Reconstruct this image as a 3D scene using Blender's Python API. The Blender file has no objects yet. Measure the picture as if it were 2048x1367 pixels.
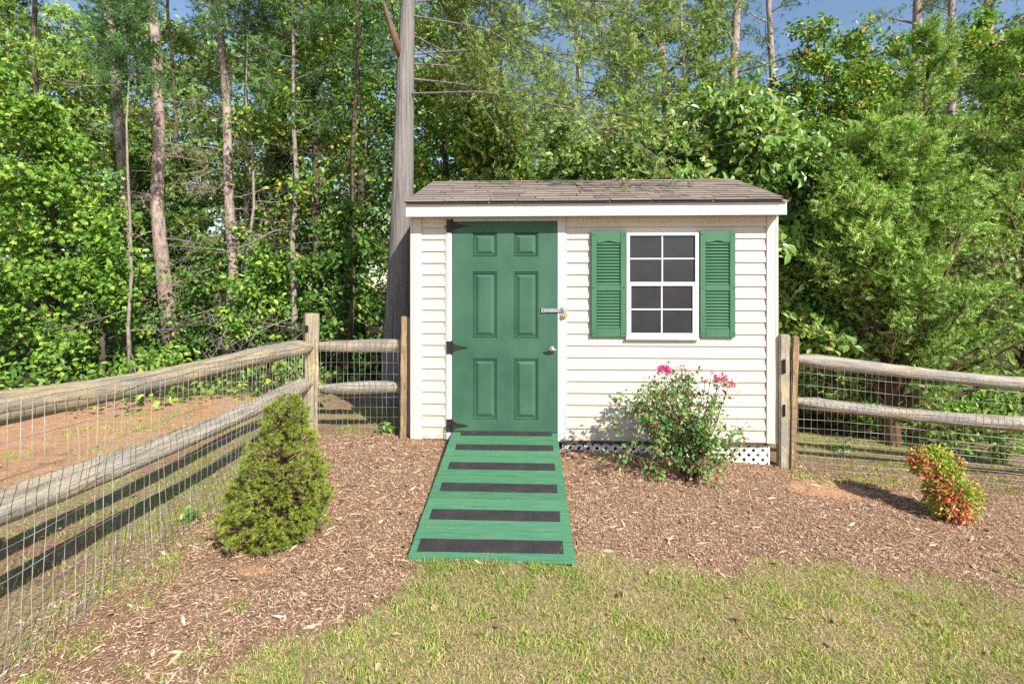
import bpy, bmesh, math
import numpy as np
from math import radians, sin, cos, pi
from mathutils import Vector, Matrix

sc = bpy.context.scene
COL = sc.collection

# ------------------------------------------------------------------ camera, sky, sun, exposure
PSI = math.atan(.136 / 3.101)
CAM = np.array([1.072, -4.717, 1.32])
FPX, HY = 1085.0, 575.0            # focal length and horizon row of the 2048 px wide photograph
cam = bpy.data.cameras.new('camera'); camo = bpy.data.objects.new('camera', cam); COL.objects.link(camo)
camo.location = CAM; camo.rotation_euler = (radians(90), 0, PSI)
cam.sensor_width = 36; cam.lens = 36 * FPX / 2048
cam.shift_y = -(683.5 - HY) / 2048
cam.clip_start = .05; cam.clip_end = 3000
sc.camera = camo

SUN = Vector((.74, -1.0, .92)).normalized()          # towards the sun
EL = math.asin(SUN.z); AZ = math.atan2(SUN.x, SUN.y)
w = bpy.data.worlds.new('World'); sc.world = w; w.use_nodes = True
nt = w.node_tree; bg = nt.nodes['Background']
sky = nt.nodes.new('ShaderNodeTexSky'); sky.sky_type = 'NISHITA'; sky.sun_disc = False
sky.sun_elevation = EL; sky.sun_rotation = AZ; sky.air_density = 1.0; sky.dust_density = .6; sky.ozone_density = 1.2
nt.links.new(sky.outputs[0], bg.inputs[0]); bg.inputs[1].default_value = .12
sl = bpy.data.lights.new('sun', 'SUN'); so = bpy.data.objects.new('sun', sl); COL.objects.link(so)
sl.energy = 5.0; sl.angle = radians(.5); sl.color = (1, .95, .87)
so.rotation_euler = SUN.to_track_quat('Z', 'Y').to_euler()
vs = sc.view_settings; vs.view_transform = 'Standard'; vs.look = 'None'; vs.gamma = 1; vs.use_curve_mapping = False
vs.exposure = .6
sc.cycles.max_bounces = 8; sc.cycles.transparent_max_bounces = 8
sc.cycles.use_denoising = False

# ------------------------------------------------------------------ helpers: places
CP, SP = cos(PSI), sin(PSI)
def W(px, Z, z=None):
    """a point of the place seen in column px at depth Z; on the ground unless z is given"""
    a = (px - 1024) / FPX
    x = CAM[0] + Z * (-SP + a * CP); y = CAM[1] + Z * (CP + a * SP)
    return np.array([x, y, gz(x, y) if z is None else z])
def zrow(py, Z): return CAM[2] - (py - HY) * Z / FPX
def gz(x, y):
    x = np.asarray(x, float); y = np.asarray(y, float)
    xs = np.log1p(np.exp(np.clip(x * 6, -30, 30))) / 6          # soft max(x, 0)
    z = -.062 * np.minimum(xs, 7)
    yf = np.clip(y, -6, 0)
    z = z + yf * np.clip(.060 + .009 * np.clip(x, -3, 5), .02, .1)
    z = z + .02 * np.clip(y - 6, 0, 40) * (x < 60)
    z = z - .040 * np.exp(-((x - .25) / .42) ** 2 - ((y + 1.75) / .6) ** 2)         # level ground at the foot of the ramp
    z = z + .012 * np.sin(x * 2.3 + y * 1.1) * np.sin(y * 2.9 - x * .7) * (1 + 0 * x)
    return z
def G(px, py):
    Z = 4.0
    for _ in range(20):
        p = W(px, Z); Z = (CAM[2] - float(p[2])) * FPX / (py - HY)
    return W(px, Z)

# ------------------------------------------------------------------ helpers: objects
def link(name, me, m=None, parent=None):
    o = bpy.data.objects.new(name, me); COL.objects.link(o)
    if m is not None and me is not None:
        me.materials.clear(); me.materials.append(m)
    if parent is not None: o.parent = parent
    return o
def tag(o, label=None, cat=None, group=None, kind=None):
    if label: o['label'] = label
    if cat: o['category'] = cat
    if group: o['group'] = group
    if kind: o['kind'] = kind
    return o
def thing(name, loc, label, cat, group=None, rz=0):
    o = bpy.data.objects.new(name, None); COL.objects.link(o); o.location = loc; o.rotation_euler.z = rz
    o.empty_display_size = .2
    return tag(o, label, cat, group)
class MB:
    """collects vertices and faces of one mesh"""
    def __init__(s): s.V = []; s.F = {}; s.n = 0
    def add(s, v, f):
        v = np.asarray(v, float).reshape(-1, 3)
        if not isinstance(f, np.ndarray):
            by = {}
            for q in f: by.setdefault(len(q), []).append(q)
            for k, q in by.items(): s.F.setdefault(k, []).append(np.array(q, int) + s.n)
        else:
            s.F.setdefault(f.shape[1], []).append(f + s.n)
        s.V.append(v); s.n += len(v); return s
    def box(s, x0, x1, y0, y1, z0, z1):
        v = [(x, y, z) for x in (x0, x1) for y in (y0, y1) for z in (z0, z1)]
        return s.add(v, [(0, 1, 3, 2), (4, 6, 7, 5), (0, 4, 5, 1), (2, 3, 7, 6), (0, 2, 6, 4), (1, 5, 7, 3)])
    def prism(s, poly, y0, y1):
        """polygon in x,z extruded along y"""
        n = len(poly); v = [(x, y0, z) for x, z in poly] + [(x, y1, z) for x, z in poly]
        f = [tuple(range(n)), tuple(range(2 * n - 1, n - 1, -1))] + [(i, i + n, (i + 1) % n + n, (i + 1) % n) for i in range(n)]
        return s.add(v, f)
    def tube(s, pts, rad, n=6, cap=True):
        pts = np.asarray(pts, float); m = len(pts); rad = np.broadcast_to(np.asarray(rad, float), (m,))
        t = np.gradient(pts, axis=0); t /= np.linalg.norm(t, axis=1)[:, None] + 1e-9
        ref = np.array([0, 0, 1.]) if abs(t[0, 2]) < .9 else np.array([1., 0, 0])
        u = np.cross(t, ref); u /= np.linalg.norm(u, axis=1)[:, None] + 1e-9; b = np.cross(t, u)
        a = np.arange(n) * 2 * pi / n
        v = pts[:, None] + rad[:, None, None] * (np.cos(a)[None, :, None] * u[:, None] + np.sin(a)[None, :, None] * b[:, None])
        i = np.arange(m - 1)[:, None] * n; j = np.arange(n)[None]; j2 = (j + 1) % n
        f = np.stack([i + j, i + j2, i + n + j2, i + n + j], -1).reshape(-1, 4)
        s.add(v.reshape(-1, 3), f)
        if cap:
            s.F.setdefault(n, []).append(np.array([list(range(n - 1, -1, -1)), list(range((m - 1) * n, m * n))]) + (s.n - m * n))
        return s
    def mesh(s, name, smooth=False):
        V = np.concatenate(s.V); me = bpy.data.meshes.new(name)
        loops, tot = [], []
        for k, fs in s.F.items():
            f = np.concatenate(fs); loops.append(f.ravel()); tot.append(np.full(len(f), k))
        loops = np.concatenate(loops).astype(np.int32); tot = np.concatenate(tot).astype(np.int32)
        me.vertices.add(len(V)); me.vertices.foreach_set('co', V.astype(np.float32).ravel())
        me.loops.add(len(loops)); me.loops.foreach_set('vertex_index', loops)
        me.polygons.add(len(tot)); st = np.concatenate([[0], np.cumsum(tot)[:-1]]).astype(np.int32)
        me.polygons.foreach_set('loop_start', st); me.polygons.foreach_set('loop_total', tot)
        me.polygons.foreach_set('use_smooth', np.full(len(tot), bool(smooth)))
        me.update(calc_edges=True); me.validate()
        return me
    def build(s, name, m, parent=None, smooth=False): return link(name, s.mesh(name, smooth), m, parent)
def bevel_box(name, x0, x1, y0, y1, z0, z1, m, parent=None, b=.003):
    bm = bmesh.new(); bmesh.ops.create_cube(bm, size=1)
    for v in bm.verts:
        v.co = ((x0 + x1) / 2 + v.co.x * (x1 - x0), (y0 + y1) / 2 + v.co.y * (y1 - y0), (z0 + z1) / 2 + v.co.z * (z1 - z0))
    if b: bmesh.ops.bevel(bm, geom=list(bm.edges), offset=b, segments=2, affect='EDGES', clamp_overlap=True)
    me = bpy.data.meshes.new(name); bm.to_mesh(me); bm.free()
    return link(name, me, m, parent)

# ------------------------------------------------------------------ materials
class NB:
    def __init__(s, name):
        s.m = bpy.data.materials.new(name); s.m.use_nodes = True; s.t = s.m.node_tree; s.t.nodes.clear()
    def n(s, typ, props=None, **inp):
        q = s.t.nodes.new(typ)
        for k, v in (props or {}).items(): setattr(q, k, v)
        for k, v in inp.items():
            key = int(k[1:]) if k[0] == 'i' and k[1:].isdigit() else k.replace('_', ' ')
            if hasattr(v, 'is_linked') or isinstance(v, bpy.types.NodeSocket): s.t.links.new(v, q.inputs[key])
            else: q.inputs[key].default_value = v
        return q
    def coord(s, scale=(1, 1, 1), which='Object', rot=(0, 0, 0)):
        c = s.n('ShaderNodeTexCoord'); mp = s.n('ShaderNodeMapping', i0=c.outputs[which]); mp.inputs['Scale'].default_value = scale
        mp.inputs['Rotation'].default_value = rot
        return mp.outputs[0]
    def noise(s, vec, scale, detail=4, rough=.6, dist=0.):
        q = s.n('ShaderNodeTexNoise', Scale=scale, Detail=detail, Roughness=rough, Distortion=dist)
        if vec is not None: s.t.links.new(vec, q.inputs['Vector'])
        return q.outputs[0]
    def ramp(s, fac, stops, interp='LINEAR'):
        q = s.n('ShaderNodeValToRGB', i0=fac); e = q.color_ramp.elements; q.color_ramp.interpolation = interp
        while len(e) < len(stops): e.new(.5)
        for el, (p, c) in zip(e, stops): el.position = p; el.color = (*c, 1) if len(c) == 3 else c
        return q.outputs[0]
    def mix(s, fac, a, b, mode='MIX'):
        q = s.n('ShaderNodeMix', dict(data_type='RGBA', blend_type=mode))
        for k, v in ((0, fac), (6, a), (7, b)):
            if isinstance(v, bpy.types.NodeSocket): s.t.links.new(v, q.inputs[k])
            else: q.inputs[k].default_value = (*v, 1) if isinstance(v, tuple) and len(v) == 3 else v
        return q.outputs[2]
    def math(s, op, a, b=0.):
        q = s.n('ShaderNodeMath', dict(operation=op), i0=a, i1=b); return q.outputs[0]
    def island(s): return s.n('ShaderNodeNewGeometry').outputs['Random Per Island']
    def objrand(s): return s.n('ShaderNodeObjectInfo').outputs['Random']
    def bump(s, h, strength=.3, dist=.01): return s.n('ShaderNodeBump', Strength=strength, Distance=dist, Height=h).outputs[0]
    def out(s, color, rough=.7, normal=None, spec=.3, metal=0., trans=0., tcol=None):
        p = s.n('ShaderNodeBsdfPrincipled', Roughness=rough, Metallic=metal)
        p.inputs['Specular IOR Level'].default_value = spec
        if isinstance(color, bpy.types.NodeSocket): s.t.links.new(color, p.inputs['Base Color'])
        else: p.inputs['Base Color'].default_value = (*color, 1)
        if normal is not None: s.t.links.new(normal, p.inputs['Normal'])
        res = p.outputs[0]
        if trans:
            tr = s.n('ShaderNodeBsdfTranslucent')
            c = tcol if tcol is not None else color
            if isinstance(c, bpy.types.NodeSocket): s.t.links.new(c, tr.inputs[0])
            else: tr.inputs[0].default_value = (*c, 1)
            res = s.n('ShaderNodeMixShader', i0=trans, i1=res, i2=tr.outputs[0]).outputs[0]
        o = s.n('ShaderNodeOutputMaterial', i0=res)
        return s.m

def leaf_mat(name, stops, trans=.3, rough=.42, spec=.35, big=.5):
    b = NB(name); c = b.ramp(b.island(), stops)
    nz = b.noise(b.coord(), .9, 2); f = b.ramp(nz, [(.3, (.62, .66, .6)), (.7, (1.25, 1.18, 1.1))])
    c = b.mix(big, c, b.mix(1., c, f, 'MULTIPLY'))
    t = b.mix(1., c, (1.25, 1.3, .55), 'MULTIPLY')
    return b.out(c, rough, None, spec, trans=trans, tcol=t)

def wood_mat(name, dark, light, grey, scale=1., streak=.85):
    b = NB(name); v = b.coord((1.2 * scale, 14 * scale, 14 * scale))
    g = b.noise(v, 3, 6, .65, .6); fine = b.noise(b.coord((4, 90, 90)), 4, 3)
    c = b.ramp(g, [(.3, dark), (.5, light), (.72, tuple(min(1, q * 1.2) for q in light))])
    patch = b.ramp(b.noise(b.coord((1, 2, 2)), 2.6, 4), [(.42, (0, 0, 0)), (.62, (1, 1, 1))])
    c = b.mix(patch, c, b.ramp(g, [(.3, tuple(q * .55 for q in grey)), (.6, grey)]))
    crack = b.ramp(b.noise(b.coord((.7, 26, 26)), 2.0, 5, .7, .8), [(.34, (.16, .14, .12)), (.43, (1, 1, 1))])
    c = b.mix(streak, c, b.mix(1., c, crack, 'MULTIPLY'))
    h = b.math('ADD', g, b.math('MULTIPLY', fine, .4))
    return b.out(c, .85, b.bump(h, 1., .02), .15)

def bark_mat(name, dark, light, zs=1.5, xs=9.):
    b = NB(name); v = b.coord((xs, xs, zs))
    g = b.noise(v, 2.2, 6, .7, .5); pt = b.noise(b.coord((1, 1, .5)), 1.6, 3)
    c = b.ramp(g, [(.33, dark), (.5, light), (.75, tuple(min(1, q * 1.35) for q in light))])
    c = b.mix(.6, c, b.mix(1., c, b.ramp(pt, [(.3, (.6, .58, .55)), (.7, (1.2, 1.15, 1.1))]), 'MULTIPLY'))
    return b.out(c, .9, b.bump(g, .9, .03), .1)

M = {}
def build_materials():
    # siding, trims
    b = NB('vinyl_siding'); n = b.noise(b.coord((.6, 1, 6)), 3, 4)
    c = b.ramp(n, [(.3, (.545, .492, .43)), (.7, (.60, .555, .492))])
    d = b.ramp(b.noise(b.coord((1, 1, .35)), 7, 5, .7), [(.56, (1, 1, 1)), (.8, (.86, .84, .80))])
    c = b.mix(.6, c, b.mix(1., c, d, 'MULTIPLY'))
    pz = b.n('ShaderNodeSeparateXYZ', i0=b.n('ShaderNodeNewGeometry').outputs['Position']).outputs[2]
    sp = b.math('MULTIPLY', b.ramp(pz, [(0, (1, 1, 1)), (.30, (0, 0, 0))]), b.ramp(b.noise(b.n('ShaderNodeNewGeometry').outputs['Position'], 14, 6, .75), [(.42, (0, 0, 0)), (.7, (.75, .75, .75))]))
    c = b.mix(sp, c, (.40, .29, .20))
    M['siding'] = b.out(c, .5, b.bump(b.noise(b.coord((3, 1, 60)), 5, 2), .06, .002), .3)
    b = NB('vinyl_trim'); c = b.ramp(b.noise(b.coord((2, 2, .5)), 4, 4), [(.3, (.55, .503, .447)), (.7, (.605, .562, .508))])
    M['trim'] = b.out(c, .5, None, .3)
    b = NB('white_paint'); n = b.noise(b.coord((3, 3, .7)), 5, 5)
    c = b.ramp(n, [(.3, (.51, .52, .54)), (.7, (.575, .58, .60))])
    c = b.mix(b.ramp(b.noise(b.coord((4, 4, 4)), 9, 6, .75), [(.62, (0, 0, 0)), (.75, (.55, .55, .55))]), c, (.42, .38, .32))
    M['white'] = b.out(c, .45, b.bump(n, .08, .003), .35)
    b = NB('plain_white'); M['vinylwhite'] = b.out(b.ramp(b.noise(b.coord(), 12, 3), [(.3, (.70, .70, .69)), (.7, (.78, .78, .77))]), .4, None, .4)
    # door
    b = NB('green_door_paint'); n = b.noise(b.coord((1, 1, .7)), 3.2, 4, .6)
    c = b.ramp(n, [(.3, (.029, .090, .056)), (.7, (.052, .132, .080))])
    gr = b.noise(b.coord((90, 90, 2.2)), 3, 3)
    M['door'] = b.out(c, .52, b.bump(gr, .10, .003), .35)
    b = NB('green_shutter'); n = b.noise(b.coord(), 5, 3)
    M['shutter'] = b.out(b.ramp(n, [(.3, (.043, .138, .070)), (.7, (.060, .170, .090))]), .5, None, .35)
    # ramp
    b = NB('green_ramp_paint'); v = b.coord((1.6, 26, 26)); n = b.noise(v, 3, 5, .6, .4)
    c = b.ramp(n, [(.25, (.032, .125, .062)), (.45, (.064, .205, .108)), (.7, (.098, .262, .145))])
    r = b.objrand(); c = b.mix(.7, c, b.mix(1., c, b.ramp(r, [(0, (.82, .85, .82)), (1, (1.15, 1.12, 1.12))]), 'MULTIPLY'))
    wear = b.ramp(b.noise(b.coord((1.5, 5, 5)), 7, 6, .75), [(.56, (0, 0, 0)), (.74, (.75, .75, .75))])
    c = b.mix(wear, c, (.13, .25, .13))
    mud = b.ramp(b.noise(b.n('ShaderNodeNewGeometry').outputs['Position'], 6, 6, .75), [(.55, (0, 0, 0)), (.8, (.5, .5, .5))])
    c = b.mix(mud, c, (.20, .17, .11))
    M['ramp'] = b.out(c, .8, b.bump(n, .5, .006), .3)
    b = NB('black_grip'); n = b.noise(b.coord(), 260, 2, .8)
    c = b.ramp(n, [(.35, (.012, .012, .014)), (.6, (.045, .042, .045)), (.75, (.16, .14, .14))])
    d = b.ramp(b.noise(b.coord(), 9, 4), [(.45, (0, 0, 0)), (.8, (.35, .35, .35))])
    M['grip'] = b.out(b.mix(d, c, (.11, .085, .06)), .85, b.bump(n, .8, .004), .3)
    # metal, glass
    b = NB('black_iron'); M['iron'] = b.out(b.ramp(b.noise(b.coord(), 30, 4), [(.3, (.012, .012, .014)), (.7, (.05, .045, .042))]), .5, None, .4, .3)
    b = NB('rusty_iron'); M['rust'] = b.out(b.ramp(b.noise(b.coord(), 60, 4), [(.3, (.05, .03, .02)), (.7, (.16, .09, .05))]), .8, None, .3)
    b = NB('galvanized'); n = b.noise(b.coord(), 55, 4); M['zinc'] = b.out(b.ramp(n, [(.35, (.30, .32, .35)), (.65, (.50, .52, .55))]), .42, None, .5, .75)
    b = NB('chrome'); M['chrome'] = b.out((.5, .48, .46), .28, None, .5, .9)
    b = NB('brass'); M['brass'] = b.out(b.ramp(b.noise(b.coord(), 40, 3), [(.3, (.42, .28, .09)), (.7, (.62, .45, .18))]), .38, None, .5, .8)
    b = NB('window_glass')
    n = b.noise(b.coord((1, 1, 1)), 420, 2, .8); big = b.noise(b.coord((1, 1, 1)), 3.2, 4)
    c = b.ramp(n, [(.3, (.014, .015, .018)), (.7, (.044, .045, .050))])
    c = b.mix(.5, c, b.mix(1., c, b.ramp(big, [(.3, (.6, .6, .6)), (.7, (1.5, 1.5, 1.5))]), 'MULTIPLY'))
    M['glass'] = b.out(c, .16, b.bump(n, .05, .001), .35)
    b = NB('underfloor_shade'); M['dark'] = b.out((.02, .02, .02), .9, None, .1)  # near-black, shade under the shed put into the colour
    # roof
    b = NB('asphalt_shingle'); r = b.objrand(); n = b.noise(b.coord(which='Object'), 130, 3, .8)
    base = b.ramp(r, [(0, (.20, .165, .145)), (.35, (.30, .25, .215)), (.7, (.345, .29, .25)), (1, (.25, .21, .185))])
    c = b.mix(1., base, b.ramp(n, [(.3, (.55, .55, .55)), (.7, (1.4, 1.35, 1.3))]), 'MULTIPLY')
    M['shingle'] = b.out(c, .95, b.bump(n, .6, .004), .1)
    b = NB('shingle_edge'); M['shingle_edge'] = b.out((.05, .042, .038), .95, None, .1)
    # fence
    M['rail'] = wood_mat('weathered_rail', (.27, .195, .115), (.54, .435, .275), (.40, .355, .29), 1., .6)
    M['railgrey'] = wood_mat('grey_rail', (.27, .225, .165), (.52, .45, .335), (.47, .43, .375), 1., .6)
    M['post'] = wood_mat('golden_post', (.30, .215, .11), (.53, .42, .245), (.44, .37, .26))
    M['stake'] = wood_mat('orange_stake', (.26, .15, .075), (.47, .32, .17), (.40, .29, .18))
    M['mortise_shade'] = NB('mortise_dark').out((.02, .016, .012), .9, None, .1)  # near-black, shade inside the mortises put into the colour
    b = NB('wire'); M['wire'] = b.out(b.ramp(b.noise(b.coord(), 6, 3), [(.35, (.17, .145, .12)), (.65, (.46, .46, .45))]), .5, None, .4, .5)
    # bark
    M['pinebark'] = bark_mat('pine_bark', (.075, .058, .052), (.40, .315, .28), 2.2, 6)
    M['darkbark'] = bark_mat('dark_bark', (.035, .028, .024), (.13, .105, .088), 2., 7)
    M['cedarbark'] = bark_mat('grey_cedar_bark', (.10, .093, .09), (.24, .225, .22), .5, 16)
    M['brownbark'] = bark_mat('juniper_bark', (.05, .03, .02), (.20, .125, .085), .9, 14)
    M['twig'] = bark_mat('grey_twig', (.12, .10, .09), (.33, .29, .26), 3, 9)
    # leaves
    M['leaf'] = leaf_mat('broad_leaf', [(0, (0.060, 0.129, 0.022)), (.3, (0.122, 0.250, 0.034)), (.62, (0.206, 0.374, 0.054)), (.88, (0.356, 0.500, 0.081)), (.95, (0.658, 0.562, 0.134)), (1, (0.713, 0.311, 0.161))])
    M['leafbright'] = leaf_mat('maple_leaf', [(0, (0.064, 0.164, 0.025)), (.35, (0.129, 0.284, 0.037)), (.7, (0.235, 0.431, 0.063)), (1, (0.470, 0.586, 0.113))])
    M['leafdark'] = leaf_mat('dark_leaf', [(0, (0.041, 0.102, 0.022)), (.4, (0.089, 0.193, 0.034)), (.8, (0.164, 0.318, 0.056)), (.96, (0.301, 0.455, 0.085)), (1, (0.601, 0.250, 0.142))])
    M['leafbig'] = leaf_mat('large_leaf', [(0, (0.077, 0.172, 0.031)), (.4, (0.162, 0.309, 0.059)), (.75, (0.287, 0.447, 0.111)), (.93, (0.478, 0.567, 0.202)), (1, (0.575, 0.412, 0.183))], .3, .35, .5)
    M['leaffar'] = leaf_mat('far_leaf', [(0, (0.056, 0.123, 0.040)), (.5, (0.152, 0.277, 0.081)), (.9, (0.308, 0.461, 0.142)), (1, (0.577, 0.522, 0.242))])
    M['juniper'] = leaf_mat('juniper_spray', [(0, (0.114, 0.239, 0.051)), (.4, (0.234, 0.422, 0.098)), (.75, (0.398, 0.608, 0.158)), (.93, (0.596, 0.713, 0.208)), (1, (0.861, 0.608, 0.313))], .28, .6, .2)
    M['cedar'] = leaf_mat('cedar_spray', [(0, (0.079, 0.152, 0.033)), (.4, (0.172, 0.283, 0.061)), (.8, (0.288, 0.406, 0.099)), (1, (0.576, 0.491, 0.197))], .28, .6, .2)
    M['pine'] = leaf_mat('pine_needle', [(0, (0.043, 0.106, 0.031)), (.5, (0.095, 0.213, 0.064)), (1, (0.213, 0.361, 0.106))], .2, .5, .3)
    M['spruce'] = leaf_mat('spruce_needle', [(0, (0.119, 0.185, 0.029)), (.4, (0.239, 0.342, 0.054)), (.8, (0.405, 0.479, 0.085)), (.95, (0.595, 0.568, 0.143)), (1, (0.571, 0.333, 0.143))], .2, .6, .2)
    M['rose'] = leaf_mat('rose_leaf', [(0, (0.075, 0.174, 0.062)), (.35, (0.139, 0.284, 0.096)), (.7, (0.213, 0.407, 0.121)), (.85, (0.404, 0.550, 0.121)), (.92, (0.510, 0.244, 0.144)), (1, (0.467, 0.122, 0.096))], .25, .45, .35)
    M['petal'] = leaf_mat('pink_petal', [(0, (0.550, 0.045, 0.225)), (.5, (0.780, 0.105, 0.390)), (1, (0.850, 0.300, 0.570))], .3, .5, .2, .2)
    M['petalred'] = leaf_mat('faded_petal', [(0, (0.405, 0.066, 0.160)), (.4, (0.695, 0.155, 0.320)), (.8, (0.835, 0.354, 0.520)), (1, (0.455, 0.376, 0.320))], .3, .5, .2, .2)
    M['nandinag'] = leaf_mat('nandina_green', [(0, (0.166, 0.270, 0.040)), (.5, (0.349, 0.444, 0.072)), (.85, (0.598, 0.603, 0.111)), (1, (0.799, 0.444, 0.190))], .3, .4, .35)
    M['nandinar'] = leaf_mat('nandina_red', [(0, (0.389, 0.060, 0.043)), (.4, (0.638, 0.147, 0.103)), (.8, (0.833, 0.345, 0.240)), (1, (0.763, 0.619, 0.257))], .3, .4, .35)
    M['grass'] = leaf_mat('grass_blade', [(0, (.16, .26, .045)), (.16, (.30, .40, .08)), (.30, (.44, .46, .14)), (.46, (.60, .51, .24)), (.8, (.70, .58, .32)), (.92, (.62, .47, .27)), (1, (.45, .30, .17))], .3, .6, .2)
    M['grassgreen'] = leaf_mat('green_grass_blade', [(0, (.14, .26, .04)), (.4, (.27, .42, .07)), (.7, (.44, .52, .12)), (1, (.70, .60, .32))], .3, .6, .2)
    b = NB('mulch_chip')
    c = b.ramp(b.island(), [(0, (.14, .078, .046)), (.2, (.33, .195, .118)), (.5, (.51, .325, .203)), (.8, (.62, .43, .285)), (.95, (.70, .54, .39)), (1, (.74, .65, .54))])
    M['chip'] = b.out(c, .9, None, .15)
    M['deadleaf'] = leaf_mat('dead_leaf', [(0, (.20, .11, .06)), (.6, (.40, .26, .15)), (1, (.56, .42, .29))], .1, .7, .2)
    # ground
    b = NB('ground'); v = b.coord()
    at = lambda k: b.n('ShaderNodeAttribute', dict(attribute_name=k)).outputs['Fac']
    fine = b.noise(v, 55, 5, .75); mid = b.noise(v, 7, 5, .65)
    mul = b.ramp(fine, [(.28, (.16, .095, .062)), (.5, (.39, .245, .160)), (.72, (.57, .40, .27))])
    mul = b.mix(.7, mul, b.mix(1., mul, b.ramp(mid, [(.3, (.6, .55, .52)), (.7, (1.25, 1.2, 1.15))]), 'MULTIPLY'))
    gra = b.ramp(fine, [(.3, (.20, .135, .075)), (.55, (.42, .32, .18)), (.75, (.58, .46, .28))])
    cla = b.ramp(b.mix(.5, mid, fine), [(.3, (.40, .205, .105)), (.5, (.62, .35, .20)), (.7, (.72, .46, .29))])
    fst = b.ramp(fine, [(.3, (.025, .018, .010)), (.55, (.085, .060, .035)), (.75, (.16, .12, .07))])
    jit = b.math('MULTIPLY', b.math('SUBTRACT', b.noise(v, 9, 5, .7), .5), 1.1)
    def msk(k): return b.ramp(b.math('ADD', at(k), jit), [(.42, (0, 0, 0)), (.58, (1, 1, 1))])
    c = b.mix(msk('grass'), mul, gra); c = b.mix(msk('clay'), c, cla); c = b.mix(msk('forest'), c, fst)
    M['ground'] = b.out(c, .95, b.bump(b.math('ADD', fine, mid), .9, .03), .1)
build_materials()

# ------------------------------------------------------------------ the ground
rng = np.random.default_rng(7)
EDGE = np.array([G(px, py)[:2] for px, py in [(240, 1420), (330, 1372), (480, 1325), (560, 1285), (700, 1228), (780, 1185), (850, 1132), (1000, 1124), (1150, 1122), (1300, 1128), (1450, 1130), (1560, 1118), (1700, 1125), (1850, 1168), (2048, 1195)]])
EDGE = np.vstack([[-1.6, -4.6], EDGE, [7, EDGE[-1, 1] - .1]])
_o = np.argsort(EDGE[:, 0]); EX, EY = EDGE[_o, 0], EDGE[_o, 1]
def sm(v, a, b): t = np.clip((v - a) / (b - a), 0, 1); return t * t * (3 - 2 * t)
def masks(x, y):
    d = np.interp(x, EX, EY) - y                       # positive on the lawn
    wob = .10 * np.sin(x * 5.1) * np.sin(y * 3.7 + x) + .05 * np.sin(x * 13 + 2)
    grass = sm(d + wob, -.16, .14)
    left = sm(-(x + .93), -.10, .10)                      # beyond the left fence
    lg = .62 + .25 * np.sin(x * 1.9 + y * 2.3) * np.sin(y * 1.3 - x * 2.7) - .25 * sm(-x, 1.9, 2.8)
    grass = np.maximum(grass, left * lg)
    strip = sm(.22 - np.abs(x + .90), 0, .2) * (y < .3) * .45
    grass = np.maximum(grass, strip)
    clay = left * sm(-x, 1.75, 2.5) * (.80 + .25 * np.sin(x * 2.1 + 1) * np.sin(y * 1.7)) * sm(3.2 - y + .2 * x, 0, 1.2)
    cx, cy = 3.33, -.42
    r = np.hypot((x - cx) / .34, (y - cy) / .20); clay = np.maximum(clay, 1 - sm(r, .5, 1.25))
    r = np.hypot((x + .36) / .12, (y + 2.02) / .05); clay = np.maximum(clay, 1 - sm(r, .5, 1.3))
    behind = sm(y, .05, .5) * (x > -1)
    grass = np.maximum(grass, behind * .55)
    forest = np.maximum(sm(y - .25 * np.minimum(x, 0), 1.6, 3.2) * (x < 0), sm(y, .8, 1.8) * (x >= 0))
    return grass, clay * (1 - behind), forest
def axis(lo, hi, flo, fhi, fine):
    a = np.arange(flo, fhi + 1e-6, fine); l = [flo]; st = fine
    while l[-1] > lo: st *= 1.22; l.append(l[-1] - st)
    r = [fhi]; st = fine
    while r[-1] < hi: st *= 1.22; r.append(r[-1] + st)
    return np.concatenate([l[:0:-1], a, r[1:]])
ax = axis(-900, 900, -4.5, 5.5, .05); ay = axis(-900, 900, -4.6, 3.2, .05)
X, Y = np.meshgrid(ax, ay); Zg = gz(X, Y)
near = (np.abs(X) < 8) & (np.abs(Y) < 8)
Zg = Zg + near * (rng.random(X.shape) - .5) * .010
nx, ny = len(ax), len(ay); i = np.arange(nx - 1)[None] + np.arange(ny - 1)[:, None] * nx
mb = MB(); mb.add(np.stack([X, Y, Zg], -1).reshape(-1, 3), np.stack([i, i + 1, i + nx + 1, i + nx], -1).reshape(-1, 4))
ground = mb.build('ground', M['ground'], smooth=True); tag(ground, kind='structure')
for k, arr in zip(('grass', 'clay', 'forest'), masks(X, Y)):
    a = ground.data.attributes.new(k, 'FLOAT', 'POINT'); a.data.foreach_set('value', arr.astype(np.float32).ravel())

# ------------------------------------------------------------------ batches of small leaf shapes
OVATE = (np.array([(0, 0, 0), (.30, .27, .07), (.68, .23, .05), (1, 0, -.10), (.68, -.23, .05), (.30, -.27, .07)]), [(0, 3, 2, 1), (0, 5, 4, 3)])
DIAM = (np.array([(0, 0, 0), (.45, .32, .06), (1, 0, -.05), (.45, -.32, .06)]), [(0, 2, 1), (0, 3, 2)])
LANCE = (np.array([(0, 0, 0), (.4, .17, .05), (1, 0, -.08), (.4, -.17, .05)]), [(0, 2, 1), (0, 3, 2)])
LOBED = (np.array([(0, 0, 0), (.15, .42, .03), (.42, .20, .04), (.62, .46, 0), (.70, .16, .03), (1, 0, -.08), (.70, -.16, .03), (.62, -.46, 0), (.42, -.20, .04), (.15, -.42, .03)]), [(0, 2, 1), (0, 5, 4, 2), (2, 4, 3), (0, 9, 8), (0, 8, 6, 5), (6, 8, 7)])
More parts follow.
